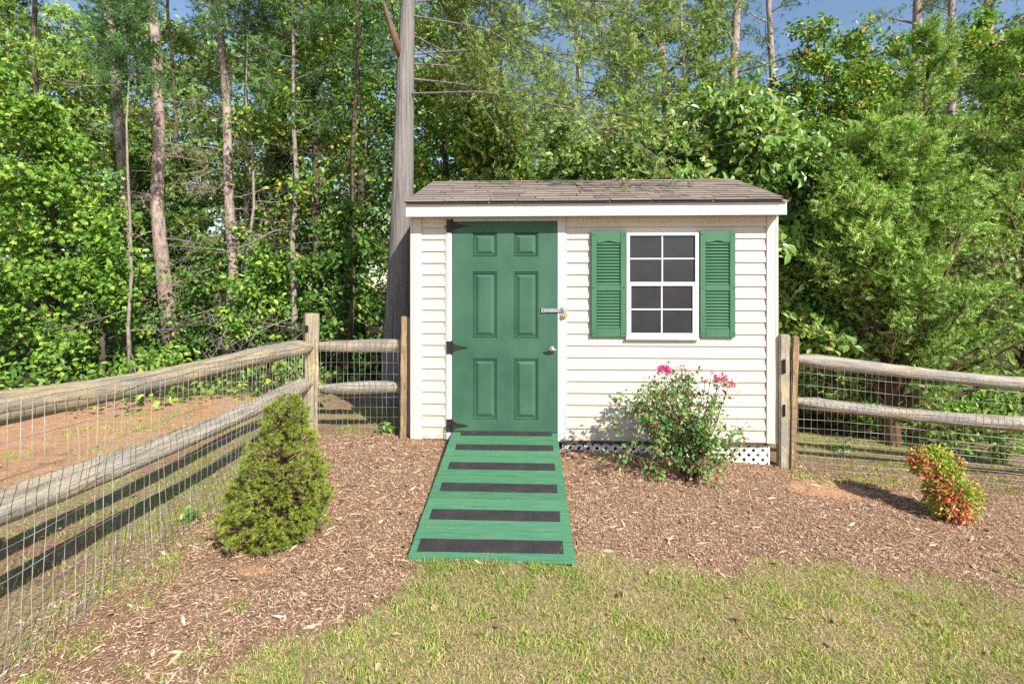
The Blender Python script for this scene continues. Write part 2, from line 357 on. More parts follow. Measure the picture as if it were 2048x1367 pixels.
def _spray():
    v, f = [], []
    def tri(p, q, wd):
        p, q = np.array(p, float), np.array(q, float); d = q - p; s = np.array([-d[1], d[0], .3 * d[0]]); s = s / (np.linalg.norm(s) + 1e-9) * wd
        k = len(v); v.extend([p - s, p + s, q]); f.append((k, k + 1, k + 2))
    tri((0, 0, 0), (1, 0, 0), .05)
    for s, side, l in ((.18, 1, .42), (.30, -1, .42), (.46, 1, .36), (.60, -1, .32), (.74, 1, .24)):
        tri((s, 0, 0), (s + l * .75, side * l * .62, .06 * side), .06)
    return np.array(v), f
SPRAY = _spray()
JSPRAY = (SPRAY[0] * np.array([1, 1.25, 1.6]), SPRAY[1])
def _tuft(n=7, wd=.05):
    v, f = [], []
    for k in range(n):
        a = k * 2.4; e = .35 + .5 * ((k * .37) % 1); d = np.array([cos(e), sin(e) * cos(a), sin(e) * sin(a)])
        s = np.cross(d, (.3, .5, .8)); s = s / np.linalg.norm(s) * wd; p = np.array([.12 * (k % 3), 0, 0])
        v += [p - s, p + s, p + d * (.8 + .25 * ((k * .61) % 1))]; f.append((3 * k, 3 * k + 1, 3 * k + 2))
    return np.array(v), f
TUFT = _tuft(); PINETUFT = _tuft(7, .032)
def nrm(a): return a / (np.linalg.norm(a, axis=-1, keepdims=True) + 1e-9)
def batch(mb, tmpl, pos, axis_, up, size):
    """places copies of a small shape: x along axis_, z near up"""
    tv, tf = tmpl; N = len(pos)
    if N == 0: return
    x = nrm(axis_); y = nrm(np.cross(up, x)); z = np.cross(x, y); size = np.broadcast_to(np.asarray(size, float), (N,))
    V = pos[:, None] + size[:, None, None] * (tv[None, :, 0:1] * x[:, None] + tv[None, :, 1:2] * y[:, None] + tv[None, :, 2:3] * z[:, None])
    k = len(tv); off = (np.arange(N) * k)[:, None]; base = mb.n
    by = {}
    for q in tf: by.setdefault(len(q), []).append(q)
    for m, q in by.items():
        fa = np.array(q, int); mb.F.setdefault(m, []).append((off[:, :, None] + fa[None]).reshape(-1, m) + base)
    mb.V.append(V.reshape(-1, 3)); mb.n += N * k
def rv(rng, n): return nrm(rng.normal(size=(n, 3)))
def curve(p, d, L, n, rng, bend=.15, lift=0.):
    pts = [np.array(p, float)]; d = np.array(d, float)
    for k in range(n):
        d = d + rng.normal(size=3) * bend / n ** .5 + np.array([0, 0, lift / n]); d /= np.linalg.norm(d); pts.append(pts[-1] + d * L / n)
    return np.array(pts)
def along(pts, s):
    k = np.clip(np.asarray(s) * (len(pts) - 1), 0, len(pts) - 1.001); i = k.astype(int); f = (k - i)[:, None]
    return pts[i] * (1 - f) + pts[i + 1] * f

def make_tree(name, seed, base, label, cat='tree', group=None, H=6., r=.06, lean=(0, 0), path=None, z0=.2, R=1.3, nl=34, nsub=6, lpt=34,
              leaf=(.08, .12), shape=OVATE, lm='leaf', bm_='darkbark', elev=(10, 50), spread=.10, droop=0., top=.15, dead=0, sides=8, limbr=.3, az=None, subl=.42, jit=1., flat=.55):
    rng = np.random.default_rng(seed)
    root = thing(name, base, label, cat, group)
    tr, cr = MB(), MB()
    if path is None:
        n = 9; t = np.linspace(0, 1, n)
        wob = np.cumsum(rng.normal(size=(n, 2)) * .02 * H / n ** .5, 0) * (t[:, None] > 0)
        path = np.stack([lean[0] * t + wob[:, 0], lean[1] * t + wob[:, 1], t * H - .15 * (t == 0)], -1)
    path = np.asarray(path, float); n = len(path)
    tt = np.linspace(0, 1, n); rad = r * (1 - .8 * tt); rad[0] *= 1.35
    tr.tube(path, rad, sides)
    P, A, U, S = [], [], [], []
    for k in range(nl):
        t = z0 + (1 - z0) * (k + rng.random()) / nl
        p = along(path, [t])[0]
        a = rng.uniform(*az) if az else k * 2.39996 + rng.normal() * .5
        e = radians(rng.uniform(*elev)) + .5 * max(0, t - .8)
        prof = (1 - t) ** .6 * (1 - top) + top
        L = R * (prof if z0 < .9 else 1) * rng.uniform(.65, 1.15)
        d = np.array([cos(a) * cos(e), sin(a) * cos(e), sin(e)])
        lb = curve(p, d, L, 6, rng, .25, -droop)
        tr.tube(lb[::2], np.linspace(max(.006, r * limbr * (1 - .6 * t)), .004, 4), 5, False)
        for j in range(nsub):
            s = rng.uniform(.22, 1.); q = along(lb, [s])[0]
            d2 = nrm(nrm(lb[-1] - lb[0]) * .7 + rv(rng, 1)[0] * .8 * np.array([1, 1, flat])); l2 = L * subl * rng.uniform(.5, 1.1)
            sb = curve(q, d2, l2, 3, rng, .3, -droop * .6)
            tr.tube(sb[[0, -1]], [.0055, .002], 3, False)
            m = max(1, int(lpt * rng.uniform(.5, 1.4)))
            pp = along(sb, rng.uniform(.05, 1.05, m)) + rng.normal(size=(m, 3)) * spread * np.array([1, 1, .7])
            P.append(pp)
            A.append(nrm(np.tile(d2, (m, 1)) * .6 + rv(rng, m) * .9 * jit + np.array([0, 0, -.35 if (shape is not SPRAY and shape is not JSPRAY) else .1])))
            U.append(nrm(rv(rng, m) * .75 + np.array([.15, -.45, .75])))
    for k in range(dead):                                   # bare lower branches
        t = rng.uniform(.06, .42); p = along(path, [t])[0]; a = rng.uniform(0, 2 * pi); d = np.array([cos(a), sin(a), rng.uniform(-.25, .25)])
        lb = curve(p, d, rng.uniform(.5, 1.5), 6, rng, .3, -.2); tr.tube(lb, np.linspace(.011, .003, 7), 4, False)
        for j in range(9):
            q = along(lb, [rng.uniform(.25, 1)])[0]; sb = curve(q, nrm(d * .6 + rv(rng, 1)[0]), rng.uniform(.15, .5), 3, rng, .5, -.2)
            tr.tube(sb, [.005, .004, .003, .002], 3, False)
            for jj in range(3):
                tr.tube(curve(along(sb, [rng.uniform(.2, 1)])[0], rv(rng, 1)[0], .15, 2, rng, .5), [.003, .0025, .002], 3, False)
    tr.build('trunk', M[bm_], root, smooth=True)
    if P:
        P, A, U = map(np.concatenate, (P, A, U)); sz = rng.uniform(*leaf, len(P))
        ok = P[:, 2] > .02; batch(cr, shape, P[ok], A[ok], U[ok], sz[ok])
        cr.build('crown', M[lm], root)
    return root

# ------------------------------------------------------------------ the shed
SW, SD = 3.104, 2.2
ZB, ZT = 0.0, 1.93
shed = thing('garden_shed', (0, 0, 0), 'small cream vinyl sided garden shed with green door, shutters and brown shingle roof', 'shed')
mb = MB(); mb.box(.02, SW - .02, .016, SD - .02, .0, 2.0)
mb.prism([(.02, 2.0), (SW - .02, 2.0), (SW - .02, 2.001), (.02, 2.001)], .05, SD - .05)
mb.build('wall', M['trim'], shed)
def lap_profile():
    # one course of lapped vinyl siding seen from its end: (y, z) from the butt upwards
    return [(0.012, .002), (-.0145, -.002), (-.0155, .003), (-.0145, .036), (-.0085, .050), (-.003, .099), (.012, .1022)]
CRS = .1022
def course(x0, x1):
    pr = lap_profile(); n = len(pr)
    v = [(x0, y, z) for y, z in pr] + [(x1, y, z) for y, z in pr]
    f = [(i, i + n, i + n + 1, i + 1) for i in range(n - 1)] + [tuple(range(n)), tuple(range(2 * n - 1, n - 1, -1))]
    m_ = MB(); m_.add(v, f); return m_.mesh('siding_panel')
meL, meR = course(.075, .284), course(1.338, 3.03)
for me in (meL, meR): me.materials.append(M['siding'])
k = 0
while .004 + k * CRS < 1.90:
    for me in (meL, meR):
        o = link('siding_panel', me, None, shed); o.location = (0, 0, .004 + k * CRS)
    k += 1
# side and back walls, lapped as well
for nm, ln, rz, loc in (('side_wall', SD, -pi / 2, (0, SD, 0)), ('side_wall', SD, pi / 2, (SW, 0, 0)), ('back_wall', SW, pi, (SW, SD, 0))):
    pr = lap_profile(); m_ = MB()
    for q in range(19):
        n = len(pr); v = [(x, y, z + .004 + q * CRS) for x in (.06, ln - .06) for y, z in pr]
        m_.add(v, [(i, i + n, i + n + 1, i + 1) for i in range(n - 1)])
    if nm == 'side_wall': m_.add([(.05, .0, 1.94), (ln - .05, .0, 1.94), (ln / 2, .0, 2.42)], [(0, 1, 2)])
    o = m_.build(nm, M['siding'], shed); o.location = loc; o.rotation_euler.z = rz
# corner trims, each an L of two boards
for x0, x1 in ((0.0, .075), (SW - .075, SW)):
    bevel_box('corner_trim', x0, x1, -.024, .014, -.004, 1.93, M['trim'], shed, .004)
for x0, x1 in ((-.0242, -.0005), (SW + .0005, SW + .0242)):
    bevel_box('corner_trim', x0, x1, -.0235, .07, -.004, 1.93, M['trim'], shed, .004)
    bevel_box('corner_trim', x0, x1, SD - .07, SD + .02, -.004, 1.93, M['trim'], shed, .004)
# top band under the eave and starter strip at the bottom
bevel_box('frieze_board', .076, .283, -.020, .012, 1.885, 1.93, M['trim'], shed, .003)
bevel_box('frieze_board', 1.339, 3.028, -.020, .012, 1.885, 1.93, M['trim'], shed, .003)
bevel_box('sill_plate', .05, 3.05, -.004, .05, -.03, .003, M['darkbark'], shed, .003)  # dark material paints the thin shade below the siding
# J-channels beside the door
for x0, x1 in ((.284, .294), (1.328, 1.338)):
    bevel_box('trim_channel', x0, x1, -.021, .012, .0, 1.93, M['trim'], shed, .002)
# door casing
bevel_box('door_casing', .295, .342, -.026, .012, -.005, 1.93, M['white'], shed, .003)
bevel_box('door_casing', 1.259, 1.327, -.026, .012, -.005, 1.93, M['white'], shed, .003)
bevel_box('door_casing', .3425, 1.2585, -.024, .012, 1.896, 1.93, M['white'], shed, .003)

# door: a slab with six moulded panels
DX0, DX1, DZ0, DZ1, DY = .3455, 1.2555, .075, 1.893, -.022
door = thing('door', (0, 0, 0), None, None); door.parent = shed
PX = [(.524, .736), (.882, 1.094)]; PZ = [(.173, .708), (.880, 1.460), (1.586, 1.800)]
xs = [DX0, .524, .736, .882, 1.094, DX1]; zs = [DZ0, .173, .708, .880, 1.460, 1.586, 1.800, DZ1]
mb = MB()
for a in range(5):
    for b_ in range(7):
        if a in (1, 3) and b_ in (1, 3, 5): continue
        mb.add([(xs[a], DY, zs[b_]), (xs[a + 1], DY, zs[b_]), (xs[a + 1], DY, zs[b_ + 1]), (xs[a], DY, zs[b_ + 1])], [(0, 1, 2, 3)])
mb.add([(DX0, DY, DZ0), (DX1, DY, DZ0), (DX1, DY, DZ1), (DX0, DY, DZ1), (DX0, .012, DZ0), (DX1, .012, DZ0), (DX1, .012, DZ1), (DX0, .012, DZ1)], [(0, 4, 5, 1), (1, 5, 6, 2), (2, 6, 7, 3), (3, 7, 4, 0)])
# thin scored joint lines of the stiles and rails
slab = mb.build('door_slab', M['door'], door)
for x0, x1 in PX:
    for z0_, z1_ in PZ:
        mb = MB(); loops = [(0, 0), (.003, .009), (.006, .009), (.013, .002), (.017, .016), (.021, .017), (.052, .001)]
        v = []
        for of, dp in loops:
            v += [(x0 + of, DY + dp, z0_ + of), (x1 - of, DY + dp, z0_ + of), (x1 - of, DY + dp, z1_ - of), (x0 + of, DY + dp, z1_ - of)]
        f = [(4 * l + q, 4 * l + (q + 1) % 4, 4 * l + 4 + (q + 1) % 4, 4 * l + 4 + q) for l in range(len(loops) - 1) for q in range(4)]
        e = 4 * (len(loops) - 1); f.append((e, e + 1, e + 2, e + 3))
        mb.add(v, f).build('door_panel', M['door'], door)
for zc in (1.855, .80, .122):
    mb = MB()
    mb.box(.297, .340, -.0315, -.0265, zc - .055, zc + .055)
    mb.tube([(.3455, -.031, zc - .058), (.3455, -.031, zc + .058)], .0075, 10)
    mb.prism([(.352, zc - .038), (.372, zc - .026), (.43, zc - .011), (.475, zc - .006), (.485, zc), (.475, zc + .006), (.43, zc + .011), (.372, zc + .026), (.352, zc + .038)], -.0285, -.0225)
    for q in (-.035, 0, .035): mb.tube([(.315, -.0318, zc + q), (.315, -.034, zc + q)], [.006, .004], 8)
    for q in (.375, .41, .45): mb.tube([(q, -.0287, zc), (q, -.0305, zc)], [.005, .0035], 8)
    mb.build('hinge', M['iron'], door)
# T shaped lock handle
mb = MB(); kx, kz = 1.208, .79
mb.tube([(kx, -.0222, kz), (kx, -.028, kz), (kx, -.030, kz)], [.026, .026, .018], 16)
mb.tube([(kx, -.030, kz), (kx, -.052, kz)], [.014, .012], 12)
mb.tube([(kx - .045, -.058, kz + .003), (kx - .02, -.061, kz), (kx, -.063, kz), (kx + .02, -.061, kz), (kx + .045, -.058, kz - .003)], [.006, .010, .013, .010, .006], 10)
mb.build('door_handle', M['chrome'], door, True)
# hasp and staple
mb = MB(); hz = 1.125
mb.box(1.118, 1.142, -.036, -.0225, hz - .020, hz + .020)
mb.box(1.143, 1.285, -.0385, -.0345, hz - .016, hz + .016)
mb.tube([(1.142, -.0365, hz - .021), (1.142, -.0365, hz + .021)], .0055, 10)
mb.build('hasp', M['zinc'], door)
mb = MB(); a = np.linspace(0, pi, 9)
mb.tube(np.stack([1.300 + 0 * a, -.027 - .026 * np.sin(a), hz - .014 * np.cos(a)], -1), .004, 8)
mb.box(1.286, 1.316, -.0300, -.0265, hz - .024, hz + .024)
mb.build('staple', M['zinc'], shed)
# hooks left of the door
for hzz, dy in ((1.847, 0), (.10, .0)):
    mb = MB(); mb.tube([(.289, -.022, hzz + .012), (.287, -.036, hzz + .004), (.282, -.036, hzz - .010), (.288, -.034, hzz - .016)], .0045, 7)
    if hzz < 1: mb.tube([(.290, -.034, hzz - .010), (.283, -.036, hzz - .03), (.287, -.034, hzz - .085)], .0035, 7)
    mb.build('hook', M['rust'] if hzz < 1 else M['iron'], shed, True)

# window with two sashes of four panes
WX0, WX1, WZ0, WZ1 = 1.848, 2.454, .884, 1.787
win = thing('window', (0, 0, 0), None, None); win.parent = shed
yf = -.044
mb = MB()
for x0, x1, z0_, z1_ in ((WX0, WX0 + .026, WZ0, WZ1), (WX1 - .026, WX1, WZ0, WZ1), (WX0 + .0262, WX1 - .0262, WZ1 - .022, WZ1 - .0005), (WX0 + .0262, WX1 - .0262, WZ0 + .0005, WZ0 + .03)):
    mb.box(x0, x1, yf, .01, z0_, z1_)
mb.box(WX0 - .006, WX1 + .006, yf - .010, -.012, WZ0 - .006, WZ0 + .006)
mb.build('window_frame', M['vinylwhite'], win)
zm = 1.352
mb = MB(); xa, xb = WX0 + .0265, WX1 - .0265
mb.box(xa, xb, -.038, .008, zm - .016, zm + .016)
mb.build('meeting_rail', M['vinylwhite'], win)
mb = MB()
for x0, x1, z0_, z1_ in ((xa, xa + .012, WZ0 + .0302, zm - .0165), (xb - .020, xb, WZ0 + .0302, zm - .0165), (xa + .0122, xb - .0202, WZ0 + .0302, WZ0 + .048)):
    mb.box(x0, x1, -.036, .008, z0_, z1_)
mb.build('sash_frame', M['vinylwhite'], win)
xm = (xa + xb) / 2
ztop = (zm + .0162, WZ1 - .0222); zbot = (WZ0 + .0482, zm - .0162)
def pane_set(x0, x1, z0_, z1_, y):
    xc, zc = (x0 + x1) / 2, (z0_ + z1_) / 2; h = .0062
    bevel_box('muntin', xc - h, xc + h, y - .009, y + .002, z0_, z1_, M['vinylwhite'], win, .002)
    for p, q in ((x0, xc - h - .0003), (xc + h + .0003, x1)):
        bevel_box('muntin', p, q, y - .008, y + .002, zc - h, zc + h, M['vinylwhite'], win, .002)
        for s, t in ((z0_, zc - h), (zc + h, z1_)):
            mb = MB(); mb.box(p, q, y, y + .004, s, t); mb.build('pane', M['glass'], win)
pane_set(xa, xb, ztop[0], ztop[1], -.0245)
pane_set(xa + .0122, xb - .0202, zbot[0], zbot[1], -.0215)

# shutters
louv = MB()
lw = .0975
louv.add([(-lw, -.0215, .0), (lw, -.0215, .0), (lw, -.0395, .004), (-lw, -.0395, .004), (-lw, -.0215, .0255), (lw, -.0215, .0255)], [(0, 3, 2, 1), (3, 4, 5, 2), (0, 4, 3), (1, 2, 5)])
louv = louv.mesh('louver'); louv.materials.append(M['shutter'])
for sx0 in (1.546, 2.4655):
    sx1 = sx0 + .297; xc = (sx0 + sx1) / 2
    sh = thing('shutter', (xc, 0, .897), None, None); sh.parent = shed
    hw, Hh = (sx1 - sx0) / 2, .905
    bevel_box('shutter_back', -hw + .002, hw - .002, -.021, -.0155, .002, Hh - .002, M['shutter'], sh, .001)
    for s in (-1, 1):
        a, b_ = sorted((s * hw, s * (hw - .048)))
        bevel_box('stile', a, b_, -.044, -.0155, 0, Hh, M['shutter'], sh, .004)
        for z_ in (.03, .42, Hh - .03):
            mb = MB(); mb.tube([(s * (hw - .018), -.0442, z_), (s * (hw - .018), -.047, z_)], [.0065, .004], 8); mb.build('screw', M['iron'], sh)
    iw = hw - .0485
    bevel_box('rail', -iw, iw, -.041, -.0212, .001, .075, M['shutter'], sh, .003)
    bevel_box('rail', -iw, iw, -.041, -.0212, .395, .448, M['shutter'], sh, .003)
    xs_ = np.linspace(-iw, iw, 13); u = np.clip(np.abs(xs_) / (iw * .78), 0, 1)
    arch = .808 + .014 * (1 + np.cos(u * pi)) * .5
    mb = MB(); mb.prism([(x, z) for x, z in zip(xs_, arch)] + [(iw, Hh - .001), (-iw, Hh - .001)], -.041, -.0212); mb.build('rail', M['shutter'], sh)
    for z0_, cnt, st in ((.0755, 12, .0266), (.4485, 14, .0262)):
        for q in range(cnt):
            o = link('louver', louv, None, sh); o.location = (0, 0, z0_ + q * st)

# eave: soffit, fascia, drip edge
EY0 = -.178
bevel_box('soffit', -.022, SW + .022, EY0 + .031, -.001, 1.931, 1.941, M['trim'], shed, .001)
bevel_box('fascia', -.030, SW + .030, EY0 + .012, EY0 + .030, 1.918, 2.024, M['white'], shed, .003)
bevel_box('soffit', -.022, SW + .022, SD + .001, SD + .19, 1.931, 1.941, M['trim'], shed, .001)
bevel_box('fascia', -.026, SW + .026, SD + .1885, SD + .212, 1.918, 2.000, M['white'], shed, .003)
# roof
RY, RZ, EZ = SD / 2, 2.462, 2.033
roof = thing('roof', (0, 0, 0), None, None); roof.parent = shed
SL = math.atan2(RZ - EZ, RY - (EY0 - .02)); slen = math.hypot(RZ - EZ, RY - EY0 + .02)
mb = MB()
e0, e1 = EY0 - .012, SD - EY0 + .012
for x0, x1 in ((-.03, SW + .03),):
    v = [(x, y, z) for x in (x0, x1) for y, z in ((e0, EZ - .002), (RY, RZ - .002), (e1, EZ - .002), (e1, EZ - .009), (RY, RZ - .011), (e0, EZ - .009))]
    mb.add(v, [(0, 6, 7, 1), (1, 7, 8, 2), (2, 8, 9, 3), (3, 9, 10, 4), (4, 10, 11, 5), (5, 11, 6, 0), (0, 1, 4, 5), (1, 2, 3, 4), (6, 11, 10, 7), (7, 10, 9, 8)])
mb.build('roof_deck', M['shingle'], roof)
for s_, e_ in ((0, e0), (1, e1)):
    for xx in (-.028, SW + .008):
        a0, a1 = (EY0 + .032, RY - .001) if s_ == 0 else (e1, RY + .001)
        mb = MB(); v = []
        for x in (xx, xx + .02):
            for y, z in ((a0, EZ - .001), (a1, RZ - .024), (a1, RZ - .125), (a0, EZ - .105)): v.append((x, y, z))
        mb.add(v, [(0, 1, 2, 3), (7, 6, 5, 4), (0, 4, 5, 1), (1, 5, 6, 2), (2, 6, 7, 3), (3, 7, 4, 0)]).build('rake_board', M['white'], roof)
rr = np.random.default_rng(3)
shv = []
for wd in (.16, .22, .28, .34):
    for d in range(2):
        lg, th = .150, .0048
        b0, b1 = (-.005 if d else .0), (.0 if d else -.004)
        m_ = MB(); v = [(0, 0, .002), (wd, 0, .002), (wd, lg, .0), (0, lg, .0), (0, 0, .002 + th * 1.7), (wd, 0, .002 + th * 1.7), (wd + b1, lg, .003), (b0 * 0, lg, .003)]
        v[0] = (b0 * -1, 0, .002); v[4] = (b0 * -1, 0, .002 + th * 1.7); v[1] = (wd + b1, 0, .002); v[5] = (wd + b1, 0, .002 + th * 1.7)
        m_.add(v, [(0, 3, 2, 1), (4, 5, 6, 7), (0, 1, 5, 4), (1, 2, 6, 5), (2, 3, 7, 6), (3, 0, 4, 7)])
        me = m_.mesh('shingle'); me.materials.append(M['shingle']); me.materials.append(M['shingle_edge'])
        for pi_ in (2, 3, 5): me.polygons[pi_].material_index = 1
        shv.append((wd, me))
nrow = 11; ex = (slen - .15) / (nrow - 1)
for row in range(nrow):
    x = -.035
    while x < SW + .034:
        wd, me = shv[rr.integers(len(shv))]
        if x + wd > SW + .06: wd, me = shv[rr.integers(2)]
        wd = min(wd, SW + .036 - x)
        if wd < .05: break
        o = link('shingle', me, None, roof)
        d = row * ex + rr.uniform(-.003, .003) * (row > 0)
        o.location = (x, e0 - .016 + d * cos(SL), EZ + .0005 + d * sin(SL) + (.0015 if rr.random() < .4 else 0)); o.rotation_euler = (SL, 0, 0)
        if me.vertices[1].co.x > wd + .02: o.scale.x = wd / me.vertices[1].co.x
        x += wd + .0015
for q in range(14):
    bevel_box('ridge_shingle', -.035 + q * .227, -.035 + q * .227 + .2255, RY - .10, RY + .10, RZ - .0, RZ + .010 + .002 * (q % 2), M['shingle'], roof, .002)
for o in [o for o in roof.children if o.name.startswith('ridge_shingle')]:
    for v in o.data.vertices: v.co.z -= abs(v.co.y - RY) * math.tan(SL)

# lattice skirt of crossed slats
lat = thing('lattice_skirt', (1.30, .030, -.31), None, None); lat.parent = shed
LH, LWd, sw = .285, 1.76, .021
def slat(s, x0, y):
    # a strip at 45 degrees clipped to the panel rectangle
    poly = [(x0 - sw * s, 0), (x0 + sw * s, 0), (x0 + s * LH + sw * s, LH), (x0 + s * LH - sw * s, LH)]
    def clip(p, lim, keep):
        r = []
        for i in range(len(p)):
            a, b_ = p[i], p[(i + 1) % len(p)]; ia, ib = keep(a[0]), keep(b_[0])
            if ia: r.append(a)
            if ia != ib: t = (lim - a[0]) / (b_[0] - a[0]); r.append((lim, a[1] + t * (b_[1] - a[1])))
        return r
    p = clip(poly, 0, lambda x: x >= 0); p = clip(p, LWd, lambda x: x <= LWd) if p else p
    if len(p) >= 3:
        if s < 0: p = p[::-1]
        m_ = MB(); m_.prism(p, y, y + .005); m_.build('lattice_slat', M['vinylwhite'], lat)
xx = -LH
while xx < LWd + LH:
    slat(1, xx, -.006); slat(-1, xx, .0); xx += .0785
bevel_box('skirt_shade_sheet', -.02, LWd + .02, .25, .26, .0, LH, M['dark'], lat, .001)  # added dark sheet, stands for the shade seen through the lattice
bevel_box('lattice_edge', LWd + .001, LWd + .016, -.008, .012, .0, LH, M['vinylwhite'], lat, .002)

# padlock hanging from the staple
pl = thing('padlock', (1.312, -.052, 1.128), 'small brass padlock hanging from the steel hasp of the green door', 'padlock')
mb = MB(); a = np.linspace(0, pi, 9)
mb.tube(np.vstack([[(-.012, 0, -.03)], np.stack([-.012 * np.cos(a), 0 * a, .002 + .013 * np.sin(a)], -1), [(.012, 0, -.03)]]), .0038, 8)
mb.build('shackle', M['chrome'], pl, True)
bevel_box('lock_body', -.021, .021, -.009, .009, -.066, -.028, M['brass'], pl, .005)
pl.rotation_euler = (0, radians(-8), radians(18))

# ------------------------------------------------------------------ the ramp
y1, z1 = -1.765, float(gz(.8, -1.75)) + .022
ramp = thing('wooden_ramp', (.8, y1, z1), 'green painted plank ramp with black grip strips leading up to the shed door', 'ramp')
RA = math.atan2(.072 - z1, -y1 - .03); RL = math.hypot(.072 - z1, -y1 - .03); NB_ = 11; bw = RL / NB_
rr = np.random.default_rng(11)
for q in range(NB_):
    t = (q + .5) / NB_; xc = (1 - t) * .827 + t * .801 - .8; hw = (1 - t) * .461 + t * .456 + rr.uniform(-.0015, .0015)
    o = bevel_box('plank', -hw, hw, -bw / 2 + .0030, bw / 2 - .0030, -.034, rr.uniform(-.0022, .0022), M['ramp'], ramp, .005)
    d = (q + .5) * bw; o.location = (xc, d * cos(RA), d * sin(RA)); o.rotation_euler = (RA, rr.uniform(-.002, .002), rr.uniform(-.003, .003))
for s in (-.40, .40):
    o = bevel_box('stringer', s - .02, s + .02, .05, RL - .01, -.080, -.0355, M['ramp'], ramp, .003); o.rotation_euler = (RA, 0, 0)
for k, (yc, hh) in enumerate(((-.065, .046), (-.352, .054), (-.68, .056), (-1.0, .057), (-1.345, .058), (-1.662, .060))):
    d = (yc - y1) / cos(RA); t = d / RL; x0, x1 = (.41 - .8) * (1 - t) + (.43 - .8) * t, (1.226 - .8) * (1 - t) + (1.208 - .8) * t
    o = bevel_box('grip_strip', x0, x1, -hh, hh, .0028, .0048, M['grip'], ramp, .0006)
    o.location = (0, d * cos(RA), d * sin(RA)); o.rotation_euler = (RA, 0, rr.uniform(-.006, .006))

# ------------------------------------------------------------------ fences
def rail(parent, p, q, r0, seed, m, name='rail', taper=True):
    """split rail: uneven many-sided log along local x"""
    p, q = np.array(p, float), np.array(q, float); L = np.linalg.norm(q - p); rng = np.random.default_rng(seed)
    n, s = 60, 14; t = np.linspace(0, 1, n)
    ang = np.arange(s) * 2 * pi / s; prof = 1 + .14 * np.cos(2 * ang + 1.2) + rng.normal(size=s) * .085
    r = r0 * (1 + .10 * np.sin(t * 7 + seed) + rng.normal(size=n) * .012)
    if taper: r = r * (.62 + .38 * sm((np.minimum(t, 1 - t) if taper == 2 else t) * L, .0, .24))
    bow = .012 * np.sin(t * pi * 1.7 + seed) * L / 2
    ph = rng.uniform(0, 6, s); rr_ = r[:, None] * prof[None] * (1 + rng.normal(size=(n, s)) * .012 + .045 * np.sin(t[:, None] * L * (2.2 + .5 * np.arange(s)[None] % 1.7) + ph[None]))
    ck = rng.integers(0, s); rr_[:, ck] *= 1 - .16 * sm(np.sin(t * L * 1.6 + seed), .1, .6)
    v = np.stack([np.repeat((t * L)[:, None], s, 1), rr_ * np.cos(ang), rr_ * np.sin(ang) + bow[:, None]], -1)
    i = np.arange(n - 1)[:, None] * s; j = np.arange(s)[None]; j2 = (j + 1) % s
    mb = MB(); mb.add(v.reshape(-1, 3), np.stack([i + j, i + j2, i + s + j2, i + s + j], -1).reshape(-1, 4))
    mb.F.setdefault(s, []).append(np.array([list(range(s - 1, -1, -1)), list(range((n - 1) * s, n * s))]))
    o = mb.build(name, m, parent, True)
    d = Vector(q - p); o.location = p; o.rotation_euler = d.to_track_quat('X', 'Z').to_euler()
    return o
def post(parent, x, y, z0_, z1_, wx, wy, rz, m, name='post', lean=(0, 0), mort=()):
    """squared post built along local x (grain runs lengthwise), set upright"""
    h = z1_ - z0_; bm = bmesh.new(); bmesh.ops.create_cube(bm, size=1)
    for v in bm.verts: v.co = (v.co.x * h + h / 2, v.co.y * wx, v.co.z * wy)
    bmesh.ops.subdivide_edges(bm, edges=[e for e in bm.edges if abs(e.verts[0].co.x - e.verts[1].co.x) > .1], cuts=10, use_grid_fill=True)
    rn = np.random.default_rng(int(abs(x * 100) + 3))
    for v in bm.verts: v.co.y += rn.normal() * .0025; v.co.z += rn.normal() * .0025
    bmesh.ops.bevel(bm, geom=[e for e in bm.edges if e.calc_face_angle(0) > .8], offset=.008, segments=2, affect='EDGES')
    me = bpy.data.meshes.new(name); bm.to_mesh(me); bm.free()
    o = link(name, me, m, parent); o.location = (x, y, z0_)
    o.rotation_euler = (Matrix.Rotation(rz, 3, 'Z') @ Matrix.Rotation(lean[1], 3, 'Y') @ Matrix.Rotation(lean[0], 3, 'X') @ Matrix(((0, 0, -1), (0, 1, 0), (1, 0, 0)))).to_euler()
    return o
def hole(parent, x, y, z, w_, h_, rz, dep=.004):  # thin dark plate on the post face, painted shade of a mortise
    o = bevel_box('mortise_plate', -w_ / 2, w_ / 2, -dep / 2, dep / 2, -h_ / 2, h_ / 2, M['mortise_shade'], parent, .001)
    o.location = (x, y, z); o.rotation_euler.z = rz
def wire_panel(parent, A, B, zt0, zt1, zb0, zb1, seed, rows, wx=.0508, rad=.0016):
    """welded wire: uprights about 5 cm apart, with slightly slack lines"""
    A, B = np.array(A, float), np.array(B, float); L = np.linalg.norm(B - A); n = int(L / wx); rng = np.random.default_rng(seed); mb = MB()
    d = (B - A) / L; nn = np.array([-d[1], d[0]])
    ph = rng.uniform(0, 6)
    def P(s, h):                                            # s along, h from 0 (bottom) to 1 (top)
        t = s / L; xy = A + d * s + nn * (.007 * np.sin(s * 5 + h * 4 + ph) + .005 * np.sin(s * 13 + h * 9))
        zb, zt = zb0 + (zb1 - zb0) * t, zt0 + (zt1 - zt0) * t
        return np.array([xy[0], xy[1], zb + (zt - zb) * h + .006 * np.sin(s * 3.1 + h * 5 + ph)])
    for k in range(n + 1):
        s = k * wx + rng.normal() * .003; ss = s + rng.normal(size=5) * .0035
        mb.tube([P(ss[q], q / 4) for q in range(5)] + [P(s + rng.normal() * .01, 1.0 + rng.uniform(0, .018))], rad, 4, False)
    for h in rows:
        mb.tube([P(s, h) for s in np.linspace(0, L, max(6, int(L / .07)))], rad, 4, False)
    o = mb.build('wire_mesh', M['wire'], parent); o['kind'] = 'stuff'
    return o
